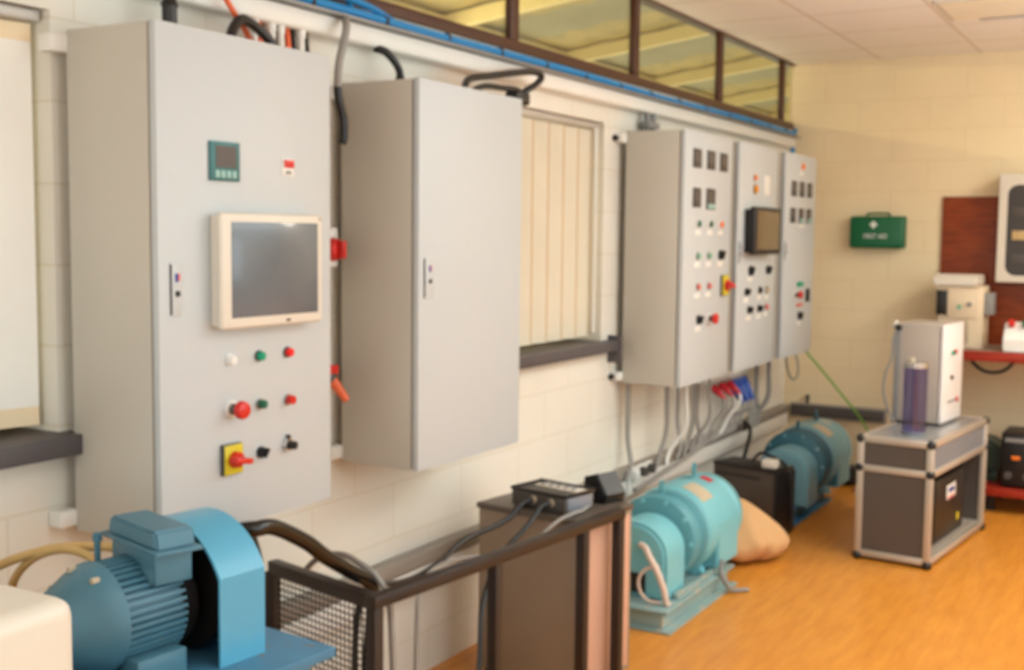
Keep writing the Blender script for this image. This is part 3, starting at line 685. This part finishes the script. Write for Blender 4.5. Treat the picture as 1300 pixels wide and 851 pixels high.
# cream housing in front of the motor
t = thing('cream_cabinet', 'cream steel housing with rounded top close to the camera, beside the guarded motor', 'cabinet', (.6, 1.05, 0))
obj('housing', B().box(.28, .86, .78, 1.243, .04, 1.025, .03, 4), 'cream', t)
obj('plinth', B().box(.31, .83, .81, 1.21, 0, .05), 'darkgrey', t)

# ------------------------------------------------------------------ angle-steel cage in the middle
cg = thing('guard_frame', 'dark brown angle steel guard frame with wire mesh end, around the brown steel box', 'frame', (.545, 2.45, 0), radians(-6))
W_, L_ = .45, 1.25; H_ = .655; q = .017
for nm, (x, y) in (('leg', (0, 0)), ('leg', (0, .53)), ('leg', (0, 1.02)), ('leg', (0, L_)), ('leg', (-W_, .06))):
    obj(nm, B().box(x - q, x + q, y - q, y + q, 0, H_ - .03, .002), 'frame_dk', cg, world=False)
obj('side_rail', B().box(-.02, .02, -.02, L_ + .02, H_ - .034, H_, .004), 'frame_dk', cg, world=False)
er = Matrix.Rotation(radians(-8), 4, 'Z')
obj('end_rail', B().box(-W_ - .01, .0, -.018, .018, H_ - .038, H_ + .002, .004, mtx=er), 'frame_dk', cg, world=False)
b = B()
for k in range(24): b.cyl((-W_ + .01 + k * .0185, 0, .06), (-W_ + .01 + k * .0185, 0, H_ - .03), .0022, seg=5)
for k in range(31): b.cyl((-W_ + .01, 0, .06 + k * .0185), (-.005, 0, .06 + k * .0185), .0022, seg=5)
bmesh.ops.transform(b.bm, matrix=er, verts=b.bm.verts)
obj('mesh_panel', b, 'mesh', cg, 'black wire mesh panel', world=False)
hoop = [(-.44, .07, H_ - .02), (-.425, .03, H_ + .10), (-.40, .01, H_ + .165)]
obj('corner_strut', B().tube([(.108, 2.50, .645), (.26, 2.315, .765), (.41, 2.13, .872)], .012, smooth=False), 'mesh', cg)
cable('thick glossy black hose arching from behind the blue guard down to the frame corner', [(.36, 2.10, .85), (.41, 2.08, .885), (.45, 2.10, .893), (.45, 2.17, .882), (.45, 2.29, .818), (.455, 2.36, .765), (.465, 2.46, .70), (.47, 2.528, .655), (.468, 2.548, .58), (.45, 2.555, .4), (.45, 2.56, .0)], .020, 'hose', name='black_hose', cat='hose', seg=14)
cable('short dark wire hanging below the touchscreen panel', [(.10, 2.455, .873), (.10, 2.47, .80), (.10, 2.49, .74), (.08, 2.51, .62), (.06, 2.51, .478)], .005, 'darkgrey', name='hanging_cable')
# brown box inside it
BX = radians(-8)
bx = thing('load_box', 'brown grey sheet steel box with dark top inside the guard frame', 'steel box', (.177, 3.578, 0), BX)
bw, bd = .435, .34
obj('casing', B().box(0, bw, 0, bd, .03, .618, .004), 'box_brown', bx, world=False)
obj('top_plate', B().box(-.006, bw + .004, -.008, bd + .006, .618, .64, .004), 'box_top', bx, world=False)
obj('side_panel', B().box(bw, bw + .004, .02, bd - .02, .05, .605, .001), 'floor_reflection', bx, 'box side with pink floor reflection', world=False)  # thin sheet added to carry the floor's pink reflection
for x in (.03, bw - .03):
    for y in (.03, bd - .03): obj('foot', B().cyl((x, y, 0), (x, y, .032), .018, seg=12), 'rubber', bx, world=False)
# instrument on the box
ins = thing('test_instrument', 'dark grey instrument with cream control strip, lying on the brown steel box', 'instrument', (.30, 3.60, .64), radians(-12))
b = B().box(0, .245, 0, .16, .004, .062, .004)
obj('case', b, 'darkgrey', ins, world=False)
obj('rim', B().box(-.003, .250, -.004, .004, .058, .070, .002).box(-.003, .250, .156, .164, .058, .072, .002).box(-.003, .004, 0, .16, .058, .070, .002).box(.243, .25, 0, .16, .058, .072, .002), 'black', ins, world=False)
cs = obj('control_strip', B().box(.03, .225, .09, .15, .061, .066, .001), 'cream', ins, 'cream control strip', world=False)
for k in range(5): obj('slider', B().box(.05 + k * .034, .062 + k * .034, .105, .135, .066, .072, .001), 'midgrey', cs, world=False)
obj('end_panel', B().box(.245, .249, .012, .148, .010, .056, .001), 'panel_bl', ins, 'blue grey end panel', world=False)
obj('foot', B().box(.01, .235, .01, .15, 0, .005), 'rubber', ins, world=False)
for k, x in enumerate((.105, .185)):
    obj('socket', B().cyl((x, 0, .036), (x, -.012, .036), .014, seg=16, bev=.002), 'plate', ins, 'brass coloured socket', world=False)
mw = MW[ins.name]
for k, (x, lab) in enumerate(((.105, 'black plug lead from the instrument on the steel box, nearer the wall'), (.185, 'black plug lead from the instrument on the steel box, nearer the room'))):
    s = mw @ Vector((x, -.008, .036))
    P1 = mw @ Vector((x - .01, -.045, .030))
    dl = thing('plug_lead', lab, 'cable', s, 0, 'instrument leads')
    obj('plug', B().cyl(s, P1, .012, .0095, seg=16, bev=.002), 'black', dl)
    if k == 0: pts = [P1, P1 + Vector((-.025, -.09, -.05)), (.335, 3.24, .60), (.34, 3.08, .565), (.37, 2.92, .565), (.43, 2.72, .60), (.42, 2.60, .62), (.42, 2.54, .55), (.42, 2.53, .30), (.40, 2.6, .012)]
    else: pts = [P1, P1 + Vector((-.01, -.08, -.055)), (.43, 3.30, .545), (.44, 3.22, .49), (.45, 3.15, .40), (.47, 3.10, .2), (.47, 3.0, .012)]
    obj('lead', B().tube(pts, .0095), 'rubber', dl)
cable('grey cable drooping from the steel box top over the frame rail', [(.46, 3.82, .648), (.545, 3.73, .655), (.575, 3.62, .652), (.575, 3.535, .655), (.555, 3.46, .640), (.53, 3.36, .60), (.48, 3.22, .575), (.42, 3.08, .585), (.40, 2.95, .58), (.41, 2.86, .54), (.42, 2.83, .45), (.42, 2.82, .2), (.42, 2.8, .01)], .0065, 'cablegrey')
cable('grey cable arching over the mesh end of the guard frame', [(.15, 2.62, .60), (.22, 2.62, .665), (.32, 2.60, .695), (.42, 2.56, .69), (.475, 2.555, .665), (.50, 2.575, .60), (.50, 2.59, .5), (.5, 2.61, .2), (.5, 2.62, .01)], .009, 'cablegrey')
t = thing('power_adapter', 'black wedge shaped power supply tilted on the far corner of the steel box', 'power supply', (.54, 3.84, .64), radians(-20))
obj('case', B().prism([(-.055, 0), (.06, 0), (.072, .035), (.02, .105), (-.045, .085)], 'XZ', -.05, .055, .006), 'black', t, world=False)
obj('rib_plate', B().box(-.035, .045, -.054, -.05, .015, .06, .001), 'rubber', t, world=False)

# ------------------------------------------------------------------ motor-generator sets on the floor
def genset(label, ax, y0, cols, base_m, base_x, hose):
    body, dark = cols
    t = thing('motor_generator', label, 'motor', (ax, y0, 0))
    zc = .29
    L = lambda x: ax + x
    b = B().box(base_x[0], base_x[1], y0 - .12, y0 + .70, .0, .012, .002)
    b.box(base_x[0] + .04, base_x[1] - .04, y0 - .10, y0 + .68, .012, .082, .003).box(base_x[0] + .015, base_x[1] - .015, y0 - .12, y0 + .70, .08, .094, .003)
    obj('base_frame', b, base_m, t)
    arch = [(L(.15), .094), (L(.15), .27)] + [(L(.15 * cos(radians(a))), .27 + .14 * sin(radians(a))) for a in range(10, 180, 10)] + [(L(-.15), .27), (L(-.15), .094)]
    bh = obj('bearing_housing', B().prism(arch, 'XZ', y0, y0 + .22, .014), body, t)
    obj('inspection_slot', B().box(L(-.01), L(.06), y0 - .004, y0 + .004, .115, .20, .003), 'blk_edge', bh, 'dark opening')
    b = B().lathe([(.155, 0), (.185, .012), (.192, .03), (.192, .07), (.178, .085), (.178, .12), (.19, .128), (.19, .165), (.175, .18)], (ax, y0 + .215, zc), (0, 1, 0), 56)
    fl = obj('flange_ring', b, dark, t)
    for k in range(10):
        a = 2 * pi * k / 10
        obj('bolt', B().cyl((ax + .172 * cos(a), y0 + .214, zc + .172 * sin(a)), (ax + .172 * cos(a), y0 + .232, zc + .172 * sin(a)), .010, seg=6), body, fl)
    b = B().lathe([(.17, 0), (.196, .02), (.200, .05), (.200, .34), (.196, .37), (.182, .38), (.182, .40), (.19, .41), (.185, .47), (.15, .52), (.08, .54), (0, .542)], (ax, y0 + .385, zc), (0, 1, 0), 56)
    mb = obj('motor_body', b, body, t)
    # curved worn patch on the shoulder
    for (a0, a1, ya, yb, m, nm, lb) in ((44, 78, .43, .56, 'plate', 'worn_patch', 'worn tan patch'), (84, 104, .60, .66, dark, 'vent_slot', 'dark vent slots'), (64, 80, .66, .72, 'redplug' if hose else 'plate', 'sticker', 'small sticker')):
        bb = bmesh.new(); pr = None
        for k in range(9):
            a = radians(a0 + (a1 - a0) * k / 8)
            cur = [bb.verts.new((ax + .2012 * cos(a), y0 + yy, zc + .2012 * sin(a))) for yy in (ya, yb)]
            if pr: bb.faces.new((pr[0], cur[0], cur[1], pr[1]))
            pr = cur
        obj(nm, B()._add(bb), m, mb, lb)
    obj('terminal_box', B().prism([(y0 + .49, .125), (y0 + .75, .125), (y0 + .75, .31), (y0 + .74, .335), (y0 + .50, .335), (y0 + .49, .31)], 'YZ', L(.06), L(.20), .006), body, t)
    obj('terminal_box_cover', B().box(L(.07), L(.19), y0 + .484, y0 + .492, .135, .325, .002), dark, t, 'darker end cover')
    for yy in (.44, .62):
        obj('foot', B().prism([(L(-.16), .094), (L(.16), .094), (L(.10), .17), (L(-.10), .17)], 'XZ', y0 + yy, y0 + yy + .05, .004), body, t)
    for yy, r_ in ((.30, .185), (.69, .20)):
        obj('eye_bolt', B().cyl((ax, y0 + yy, zc + r_ - .005), (ax, y0 + yy, zc + r_ + .022), .010, seg=12).torus((ax, y0 + yy, zc + r_ + .038), .018, .006, (1, 0, 0)), dark, t)
    return t
genset('turquoise motor generator on the floor beside the guard frame and sack', .40, 4.45, ('gen', 'gen_d'), 'base_g', (.17, .62), True)
genset('duller blue motor generator at the end wall, beyond the black box', .42, 6.46, ('gen3', 'gen3_d'), 'base_b', (.22, .53), False)
cable('pale pink hose curling down the face of the nearer motor generator', [(.44, 4.44, .325), (.47, 4.42, .318), (.50, 4.40, .285), (.535, 4.39, .24), (.565, 4.39, .17), (.575, 4.40, .11), (.575, 4.42, .10)], .013, 'pink_cable', name='hose', cat='hose')
cable('thin pale pink loop in front of the nearer motor generator', [(.53, 4.42, .25), (.48, 4.40, .235), (.455, 4.39, .19), (.465, 4.39, .14), (.50, 4.39, .11), (.55, 4.40, .105)], .007, 'pink_cable', name='hose', cat='hose')
cable('grey cable trailing from the base of the nearer motor generator over the floor', [(.61, 4.96, .16), (.612, 4.94, .11), (.628, 4.96, .06), (.64, 5.0, .02), (.665, 5.04, .011), (.70, 5.07, .011)], .010, 'midgrey')
solo('clamp_bar', B().box(.56, .585, 4.50, 5.02, .094, .120, .004), 'base_g', 'pale worn bar clamped along the base of the nearer motor generator', 'clamp bar')

# black box between the sets
bb_ = thing('black_box', 'black brown equipment box standing between the two motor generators', 'equipment box', (.129, 6.154, 0), radians(-15))
obj('case', B().box(0, .385, 0, .19, .015, .355, .006), 'blk_cab', bb_, world=False)
obj('lid', B().box(-.003, .39, -.003, .193, .345, .368, .006), 'blk_edge', bb_, world=False)
obj('side_panel', B().box(.385, .40, .0, .19, .012, .35, .004), 'blk_edge', bb_, 'black side panel', world=False)
obj('base', B().box(.02, .38, .02, .17, 0, .016), 'rubber', bb_, world=False)
obj('vent_strip', B().box(.02, .30, -.001, .002, .30, .315), 'blk_edge', bb_, world=False)
solo('connector', B().box(.42, .50, 6.09, 6.15, .368, .412, .006), 'cream', 'small cream connector on top of the black equipment box', 'connector')
solo('metal_knob', B().lathe([(.022, 0), (.024, .008), (.014, .012), (.012, .02), (0, .021)], (.47, 6.20, .368), (0, 0, 1), 20), 'chrome', 'bright metal knob on top of the black equipment box', 'knob')
cable('black cable curving over the edge of the black equipment box', [(.33, 6.20, .375), (.37, 6.23, .42), (.43, 6.22, .41), (.505, 6.20, .385), (.55, 6.19, .33), (.558, 6.20, .2), (.56, 6.2, .05)], .009, 'rubber')

# sack
bb = bmesh.new(); bmesh.ops.create_icosphere(bb, subdivisions=5, radius=1)
for v in bb.verts:
    x, y, z = v.co
    ang = math.atan2(y, x)
    k = 1 + .05 * sin(3 * ang + 1) + .035 * sin(7 * ang + 2 * z) - .17 * math.exp(-((ang + .55) / .16) ** 2) * max(0, .7 - z)
    top = max(0, z)
    x2, y2 = x * k * (1 - .35 * top ** 2), y * k * (1 - .30 * top ** 2)
    z2 = z if z > 0 else z * .62
    z2 += .03 * sin(5 * x + 3 * y)
    lean = -.28 * max(0, z)
    v.co = (.20 * (x2 + lean), .235 * (y2 - .1 * top), max(0, .112 + .175 * z2 * (1 + .1 * cos(ang))))
b = B(); b._add(bb, Matrix.Translation((.50, 5.60, 0)))
t = thing('sack', 'slumped beige cloth sack on the floor between turquoise motor and black box', 'sack', (.50, 5.60, 0))
obj('bag', b, 'sack', t, ang=80)
solo('black_adapter', B().box(.42, .55, 7.62, 7.78, 0, .115, .01).box(.44, .53, 7.60, 7.625, .03, .09, .004), 'blk_edge', 'black box on the floor against the end wall, past the far motor', 'box')
solo('paper_bag', B().prism([(.60, .0), (.74, .0), (.72, .06), (.64, .075), (.61, .05)], 'XZ', 7.42, 7.58, .01), 'white', 'crumpled white bag on the floor behind the cart', 'bag')

# ------------------------------------------------------------------ cart of aluminium profile
CR = radians(-6)
ct = thing('instrument_cart', 'aluminium framed cart with charcoal panels and black ball corners', 'cart', (.985, 5.915, 0), CR)
cw, cd, ch, zm = .338, .99, .625, .465
p = .016
for x in (0, cw):
    for y in (0, cd): obj('post', B().box(x - p, x + p, y - p, y + p, .03, ch, .004), 'alu', ct, world=False)
for z in (.035, zm, ch - p):
    for x in (0, cw): obj('side_rail', B().box(x - p, x + p, p, cd - p, z - p, z + p, .004), 'alu', ct, world=False)
    for y in (0, cd): obj('end_rail', B().box(p, cw - p, y - p, y + p, z - p, z + p, .004), 'alu', ct, world=False)
for x in (0, cw):
    for y in (0, cd):
        for z in (.02, zm, ch - p): obj('corner_ball', B().ball((x + (.003 if x else -.003), y + (.003 if y else -.003), z), .0235), 'black', ct, world=False)
obj('end_panel', B().box(p, cw - p, -.006, .004, .05, zm - p), 'panel_dk', ct, 'charcoal lower end panel', world=False)
obj('end_panel', B().box(p, cw - p, -.006, .004, zm + p, ch - p * 2), 'panel_dk', ct, 'charcoal upper end panel', world=False)
obj('side_panel', B().box(cw - .004, cw + .006, p, cd - p, zm + p, ch - p * 2), 'panel_bl', ct, 'blue grey upper side panel', world=False)
obj('back_panel', B().box(-.004, .004, p, cd - p, .05, ch - p * 2), 'panel_dk', ct, world=False)
obj('rear_panel', B().box(p, cw - p, cd - .004, cd + .004, .05, ch - p * 2), 'panel_dk', ct, world=False)
obj('top_plate', B().box(p - .004, cw - p + .004, p - .004, cd - p + .004, ch - .012, ch - .002), 'top_gl', ct, 'glossy grey top', world=False)
obj('middle_shelf', B().box(p, cw - p, p, cd - p, zm - .006, zm + .006), 'blk_edge', ct, world=False)
obj('bottom_shelf', B().box(p, cw - p, p, cd - p, .046, .056), 'alu', ct, world=False)
mw = MW[ct.name]
loc = mw @ Vector((.16, .22, .057))
sv = thing('computer_tower', 'black computer tower with white label inside the open cart', 'computer', loc, CR)
obj('case', B().box(-.08, .135, 0, .56, 0, .33, .006), 'blk_edge', sv, world=False)
obj('front_panel', B().box(.135, .141, .02, .54, .02, .32, .003), 'black', sv, world=False)
lb = obj('label_plate', B().box(.141, .1425, .22, .38, .20, .275, .001), 'white', sv, 'white label with red and blue stripes', world=False)
obj('stripe', B().box(.1425, .143, .235, .365, .203, .213), 'redplug', lb, 'red stripe', world=False)
obj('stripe', B().box(.1425, .143, .245, .355, .235, .26), 'blue', lb, 'blue block', world=False)
obj('tag', B().box(.141, .143, .42, .46, .06, .10, .001), 'yellow', sv, 'small yellow tag', world=False)
# enclosure and tube on the cart
en = thing('control_enclosure', 'tall grey enclosure with white front standing on the cart', 'enclosure', mw @ Vector((-.02, .52, ch)), CR)
ew, ed_, eh = .255, .36, .53
obj('casing', B().box(0, ew - .02, 0, ed_, .012, eh, .006), 'ctrl_side', en, world=False)
obj('side_strip', B().box(-.002, .03, -.004, .002, .015, eh - .01, .001), 'midgrey', en, 'grey edge strip', world=False)
fd = obj('front_door', B().box(ew - .016, ew, -.004, ed_ + .004, .012, eh, .004), 'ctrl_front', en, 'white front', world=False)
for y, m, z in ((.15, 'greenlamp', .375), (.175, 'black', .375), (.205, 'redlamp', .378), (.15, 'black', .245), (.26, 'red', .118)):
    obj('button', B().cyl((ew, y, z), (ew + .012, y, z), .012, seg=16, bev=.002), m, fd, {'greenlamp': 'green button', 'black': 'black button', 'redlamp': 'red button', 'red': 'red button'}[m], world=False)
obj('latch', B().box(ew, ew + .006, .10, .24, .112, .122, .001), 'midgrey', fd, world=False)
for x in (.02, ew - .03):
    for y in (.03, ed_ - .03): obj('foot', B().cyl((x, y, 0), (x, y, .014), .014, seg=12), 'rubber', en, world=False)
obj('gland', B().cyl((.012, .04, eh - .03), (-.02, .03, eh - .005), .022, seg=16, bev=.003), 'cream', en, 'pale cable entry', world=False)
obj('gland_nut', B().cyl((.02, -.003, eh - .025), (.02, -.022, eh - .025), .016, seg=12), 'black', en, 'black gland nut', world=False)
cable('thin dark cable hanging down the side of the grey enclosure on the cart', [mw @ Vector((.0, .505, ch + .505)), mw @ Vector((-.02, .50, ch + .46)), mw @ Vector((-.03, .495, ch + .33)), mw @ Vector((-.055, .49, ch + .26)), mw @ Vector((-.06, .49, ch + .15)), mw @ Vector((-.02, .49, ch + .03)), mw @ Vector((.0, .48, ch + .005))], .006, 'midgrey')
tb = thing('acrylic_tube', 'purple tinted clear tube with bright metal cap standing on the cart', 'tube', mw @ Vector((.195, .19, ch)))
b = B(); b.lathe([(.058, .012), (.058, .335), (.052, .335), (.052, .012)], (0, 0, 0), (0, 0, 1), 40)
obj('tube_wall', b, 'tube_p', tb, world=False)
obj('base_ring', B().cyl((0, 0, 0), (0, 0, .014), .062, seg=40, bev=.003), 'panel_bl', tb, world=False)
obj('cap', B().cyl((0, 0, .335), (0, 0, .362), .060, seg=40, bev=.004), 'chrome', tb, 'bright metal cap', world=False)
obj('cap_fitting', B().cyl((-.02, -.01, .36), (-.02, -.01, .385), .016, seg=16, bev=.003), 'plate', tb, 'brass fitting', world=False)

# ------------------------------------------------------------------ end wall
fa = thing('first_aid_box', 'green first aid box with white cross on the end wall', 'first aid box', (.60, YB, 1.535))
obj('case', B().box(.428, .774, YB - .105, YB - .012, 1.536, 1.742, .022, 4), 'fa_green', fa)
obj('lid_seam', B().box(.4275, .7745, YB - .058, YB - .054, 1.5365, 1.7415, .002), 'green', fa)
obj('mounting_plate', B().box(.47, .73, YB - .014, YB, 1.58, 1.70), 'darkgrey', fa)
obj('handle', B().tube([(.53, YB - .056, 1.738), (.535, YB - .056, 1.757), (.60, YB - .056, 1.760), (.665, YB - .056, 1.757), (.67, YB - .056, 1.738)], .007), 'fa_green', fa)
z = 1.688; x = .582
cross = [(-.008, -.022), (.008, -.022), (.008, -.008), (.022, -.008), (.022, .008), (.008, .008), (.008, .022), (-.008, .022), (-.008, .008), (-.022, .008), (-.022, -.008), (-.008, -.008)]
obj('cross', B().prism([(x + u, z + v) for u, v in cross], 'XZ', YB - .1065, YB - .104), 'white', fa, 'white cross')
cu = bpy.data.curves.new('lettering', 'FONT'); cu.body = 'FIRST AID'; cu.size = .042; cu.align_x = 'CENTER'; cu.extrude = .0008
to = bpy.data.objects.new('tmp_text', cu); COL.objects.link(to)
bpy.context.view_layer.update()
me = bpy.data.meshes.new_from_object(to.evaluated_get(bpy.context.evaluated_depsgraph_get())); bpy.data.objects.remove(to)
me.transform(Matrix.Translation((.595, YB - .1065, 1.600)) @ Matrix.Rotation(radians(90), 4, 'X') @ Matrix.Diagonal((.82, 1, 1, 1)))
me.materials.append(M['white']); me.transform(MW[fa.name].inverted())
o = bpy.data.objects.new('lettering', me); COL.objects.link(o); o.parent = fa; o['label'] = 'white lettering'

solo('wall_board', B().box(.986, 2.2, YB - .02, YB, .93, 1.866, .003), 'board', 'red brown wooden board fixed to the end wall above the bench', 'board')
we = thing('wall_cabinet', 'cream wall cabinet with dark rounded window over the red bench', 'cabinet', (1.7, YB - .02, 1.345))
outl = lambda x0, x1, z0, z1, r: [(x0 + r - r * cos(a), z0 + r - r * sin(a)) for a in [pi / 2 * k / 6 for k in range(7)]] + [(x1 - r + r * sin(a), z0 + r - r * cos(a)) for a in [pi / 2 * k / 6 for k in range(7)]] + [(x1 - r + r * cos(a), z1 - r + r * sin(a)) for a in [pi / 2 * k / 6 for k in range(7)]] + [(x0 + r - r * sin(a), z1 - r + r * cos(a)) for a in [pi / 2 * k / 6 for k in range(7)]]
obj('case', B().box(1.338, 2.02, YB - .16, YB - .02, 1.345, 1.995, .006), 'cream', we)
dd = obj('door', B().box(1.336, 2.022, YB - .182, YB - .162, 1.343, 1.997, .008, 3), 'cream', we)
obj('window_recess', B().prism(outl(1.388, 1.975, 1.385, 1.930, .06), 'XZ', YB - .1835, YB - .1815), 'fridge_in', dd, 'dark rounded window')
for k, zz in enumerate((1.46, 1.60, 1.74)):
    for j in range(3): obj('packet', B().box(1.42 + j * .16, 1.53 + j * .16, YB - .1850, YB - .1834, zz, zz + .055, .0005), 'amberjar' if (k + j) % 2 else 'darkgrey', dd)

# bench
bn = thing('wall_bench', 'red edged bench along the end wall carrying the beige instrument', 'bench', (1.6, 7.6, 0))
obj('bench_top', B().box(.985, 2.4, 7.32, YB, .925, .948, .002), 'box_brown', bn)
obj('edge_strip', B().box(.985, 2.4, 7.298, 7.32, .893, .952, .004), 'shelf_red', bn, 'red front edge')
for x in (1.03, 2.33): obj('leg', B().box(x - .025, x + .025, 7.72, 7.77, 0, .925, .003), 'shelf_red', bn)
obj('bracket', B().box(1.01, 1.05, 7.36, 7.77, .88, .925, .003).box(2.31, 2.35, 7.36, 7.77, .88, .925, .003), 'shelf_red', bn)
cable('black cable loop hanging under the red edged bench', [(1.235, 7.45, .925), (1.262, 7.45, .872), (1.315, 7.45, .828), (1.375, 7.45, .815), (1.44, 7.45, .832), (1.485, 7.45, .88), (1.50, 7.45, .925)], .0105, 'rubber', name='hanging_cable')
it = thing('bench_instrument', 'tall beige instrument with dark window standing on the red edged bench', 'instrument', (1.15, 7.6, .948))
obj('case', B().box(1.045, 1.30, 7.50, 7.76, .948, 1.32, .006).box(1.035, 1.28, 7.49, 7.50, 1.30, 1.32), 'case_beige', it)
obj('hood', B().prism([(7.47, 1.325), (7.77, 1.325), (7.77, 1.385), (7.52, 1.392), (7.47, 1.365)], 'YZ', 1.015, 1.265, .005), 'cream', it)
obj('front_plate', B().box(1.10, 1.275, 7.488, 7.50, 1.13, 1.30, .002), 'case_beige', it)
obj('dark_window', B().box(1.035, 1.095, 7.486, 7.50, 1.145, 1.29, .002), 'blk_edge', it, 'dark window')
obj('button', B().cyl((1.168, 7.488, 1.195), (1.168, 7.478, 1.195), .014, seg=16), 'greenpale', it, 'pale green button')
obj('button', B().cyl((1.225, 7.488, 1.212), (1.225, 7.474, 1.212), .014, seg=16), 'midgrey', it, 'grey button')
obj('side_handle', B().box(1.215, 1.228, 7.483, 7.50, .985, 1.11, .003), 'plate', it, 'brass coloured bar')
obj('side_box', B().box(1.30, 1.352, 7.53, 7.66, 1.15, 1.28, .004), 'midgrey', it, 'grey side box')
wb = thing('control_box', 'small white box with red and green buttons on the red edged bench', 'control box', (1.56, 7.45, .948))
obj('case', B().prism([(7.36, .953), (7.56, .953), (7.56, 1.115), (7.43, 1.115), (7.36, 1.02)], 'YZ', 1.435, 1.70, .006), 'white', wb)
obj('base', B().box(1.44, 1.695, 7.37, 7.55, .948, .958), 'midgrey', wb)
for x, m, l in ((1.475, 'red', 'red button'), (1.55, 'green', 'green button')): obj('button', B().cyl((x, 7.425, 1.10), (x, 7.385, 1.125), .019, seg=20, bev=.003), m, wb, l)
# low shelf
ls = thing('low_shelf', 'red stained low shelf near the floor under the bench', 'shelf', (1.8, 7.6, 0))
obj('shelf_board', B().box(1.33, 2.4, 7.30, 7.84, .105, .155, .004), 'shelf_red', ls)
for x in (1.40, 2.32):
    for y in (7.42, 7.78): obj('leg', B().box(x - .025, x + .025, y - .025, y + .025, 0, .106), 'blk_edge', ls)
dv = thing('power_unit', 'black cased unit with orange light on the low red shelf', 'equipment', (1.62, 7.5, .155))
obj('case', B().box(1.455, 1.78, 7.345, 7.65, .16, .48, .012, 3), 'blk_edge', dv)
obj('top_strip', B().box(1.475, 1.76, 7.342, 7.347, .425, .45, .001), 'midgrey', dv, 'grey strip')
obj('indicator', B().box(1.515, 1.56, 7.338, 7.346, .325, .345, .002), 'orange', dv, 'orange light')
obj('socket', B().cyl((1.50, 7.346, .23), (1.50, 7.336, .23), .022, seg=20).cyl((1.60, 7.346, .23), (1.60, 7.336, .23), .022, seg=20), 'darkgrey', dv)
obj('foot', B().box(1.48, 1.50, 7.38, 7.62, .155, .162).box(1.73, 1.75, 7.38, 7.62, .155, .162), 'rubber', dv)
gm = thing('small_motor', 'dark green round motor at the end of the low red shelf', 'motor', (1.36, 7.6, .155))
obj('body', B().cyl((1.34, 7.48, .30), (1.34, 7.74, .30), .105, seg=36, bev=.02), 'dkgreen', gm)
obj('foot', B().box(1.335, 1.42, 7.50, 7.72, .155, .22, .004), 'dkgreen', gm)

# luminaire in the ceiling grid
lu = thing('ceiling_light', 'recessed square ceiling light with pale louvre above the bench', 'light', (1.5, 6.18, ZC))
obj('frame', B().box(1.20, 1.79, 6.10, 6.122, ZC - .006, ZC).box(1.20, 1.215, 6.10, 6.655, ZC - .005, ZC).box(1.775, 1.79, 6.10, 6.655, ZC - .005, ZC), 'cream', lu)
obj('end_trim', B().box(1.34, 1.77, 6.632, 6.65, ZC - .010, ZC, .002), 'panel_bl', lu, 'blue grey end trim')
obj('diffuser', B().box(1.22, 1.77, 6.12, 6.63, ZC - .005, ZC), 'diff', lu)
for k in range(4): obj('louvre', B().box(1.225, 1.765, 6.23 + k * .1, 6.236 + k * .1, ZC - .007, ZC - .004), 'cream', lu)

# ------------------------------------------------------------------ light
def area(name, loc, rot, sx, sy, e, col):
    l = bpy.data.lights.new(name, 'AREA'); l.shape = 'RECTANGLE'; l.size = sx; l.size_y = sy; l.energy = e; l.color = col
    o = bpy.data.objects.new(name, l); COL.objects.link(o); o.location = loc; o.rotation_euler = rot; return o
area('daylight_side_windows', (XR - .05, 2.6, 1.75), (0, radians(90), 0), 1.5, 4.5, 68, (.60, .84, .97))
area('ceiling_lamp_near', (2.6, 1.4, ZC - .03), (0, 0, 0), 1.2, 1.2, 14, (.80, .94, .97))
area('ceiling_lamp_mid', (2.2, 4.4, ZC - .03), (0, 0, 0), 1.2, 1.2, 15, (.86, .95, .95))
area('ceiling_lamp_far', (2.9, 6.4, ZC - .03), (0, 0, 0), .5, .8, 38, (1, .90, .70))
area('ceiling_fill', (3.4, 4.6, 1.9), (radians(180), 0, 0), 1.0, 3.0, 130, (.66, .87, .98))  # added fill without a fixture, lifts the ceiling in place of room bounce
area('rear_fill', (2.0, Y0 + .06, 1.7), (radians(90), 0, 0), 3.2, 1.6, 62, (.80, .94, .98))  # added fill behind the camera, brightens the cabinet sides
# low bright sky strip seen under the edge of the lean-to roof
area('sky_strip', (-2.6, 5.0, 2.87), (0, radians(-80), 0), .08, 5.0, 70, (1, .90, .62))
area('canopy_fill', (-3.2, 8, .6), (radians(180), 0, 0), 5, 18, 470, (1, .95, .80))  # unseen lamp added to brighten the underside of the canopy
w = bpy.data.worlds.new('World'); S.world = w; w.use_nodes = True
w.node_tree.nodes['Background'].inputs[0].default_value = (1, .95, .85, 1); w.node_tree.nodes['Background'].inputs[1].default_value = .7

# ------------------------------------------------------------------ camera
yaw, pitch, roll, f = .5189, -.0850, .0108, 1498.6
fw = Vector((-sin(yaw) * cos(pitch), cos(yaw) * cos(pitch), sin(pitch)))
rt = Vector((cos(yaw), sin(yaw), 0)); up = rt.cross(fw)
r2 = cos(roll) * rt + sin(roll) * up; u2 = cos(roll) * up - sin(roll) * rt
cam = bpy.data.cameras.new('camera'); co = bpy.data.objects.new('camera', cam); COL.objects.link(co)
mx = Matrix((r2, u2, -fw)).transposed().to_4x4(); mx.translation = (2.35, 0, 1.60); co.matrix_world = mx
cam.sensor_fit = 'HORIZONTAL'; cam.sensor_width = 36; cam.lens = f / 1300 * 36; cam.clip_start = .05
cam.dof.use_dof = True; cam.dof.focus_distance = .55; cam.dof.aperture_fstop = 18
S.camera = co
S.view_settings.view_transform = 'Standard'; S.view_settings.look = 'None'
S.view_settings.exposure = 0
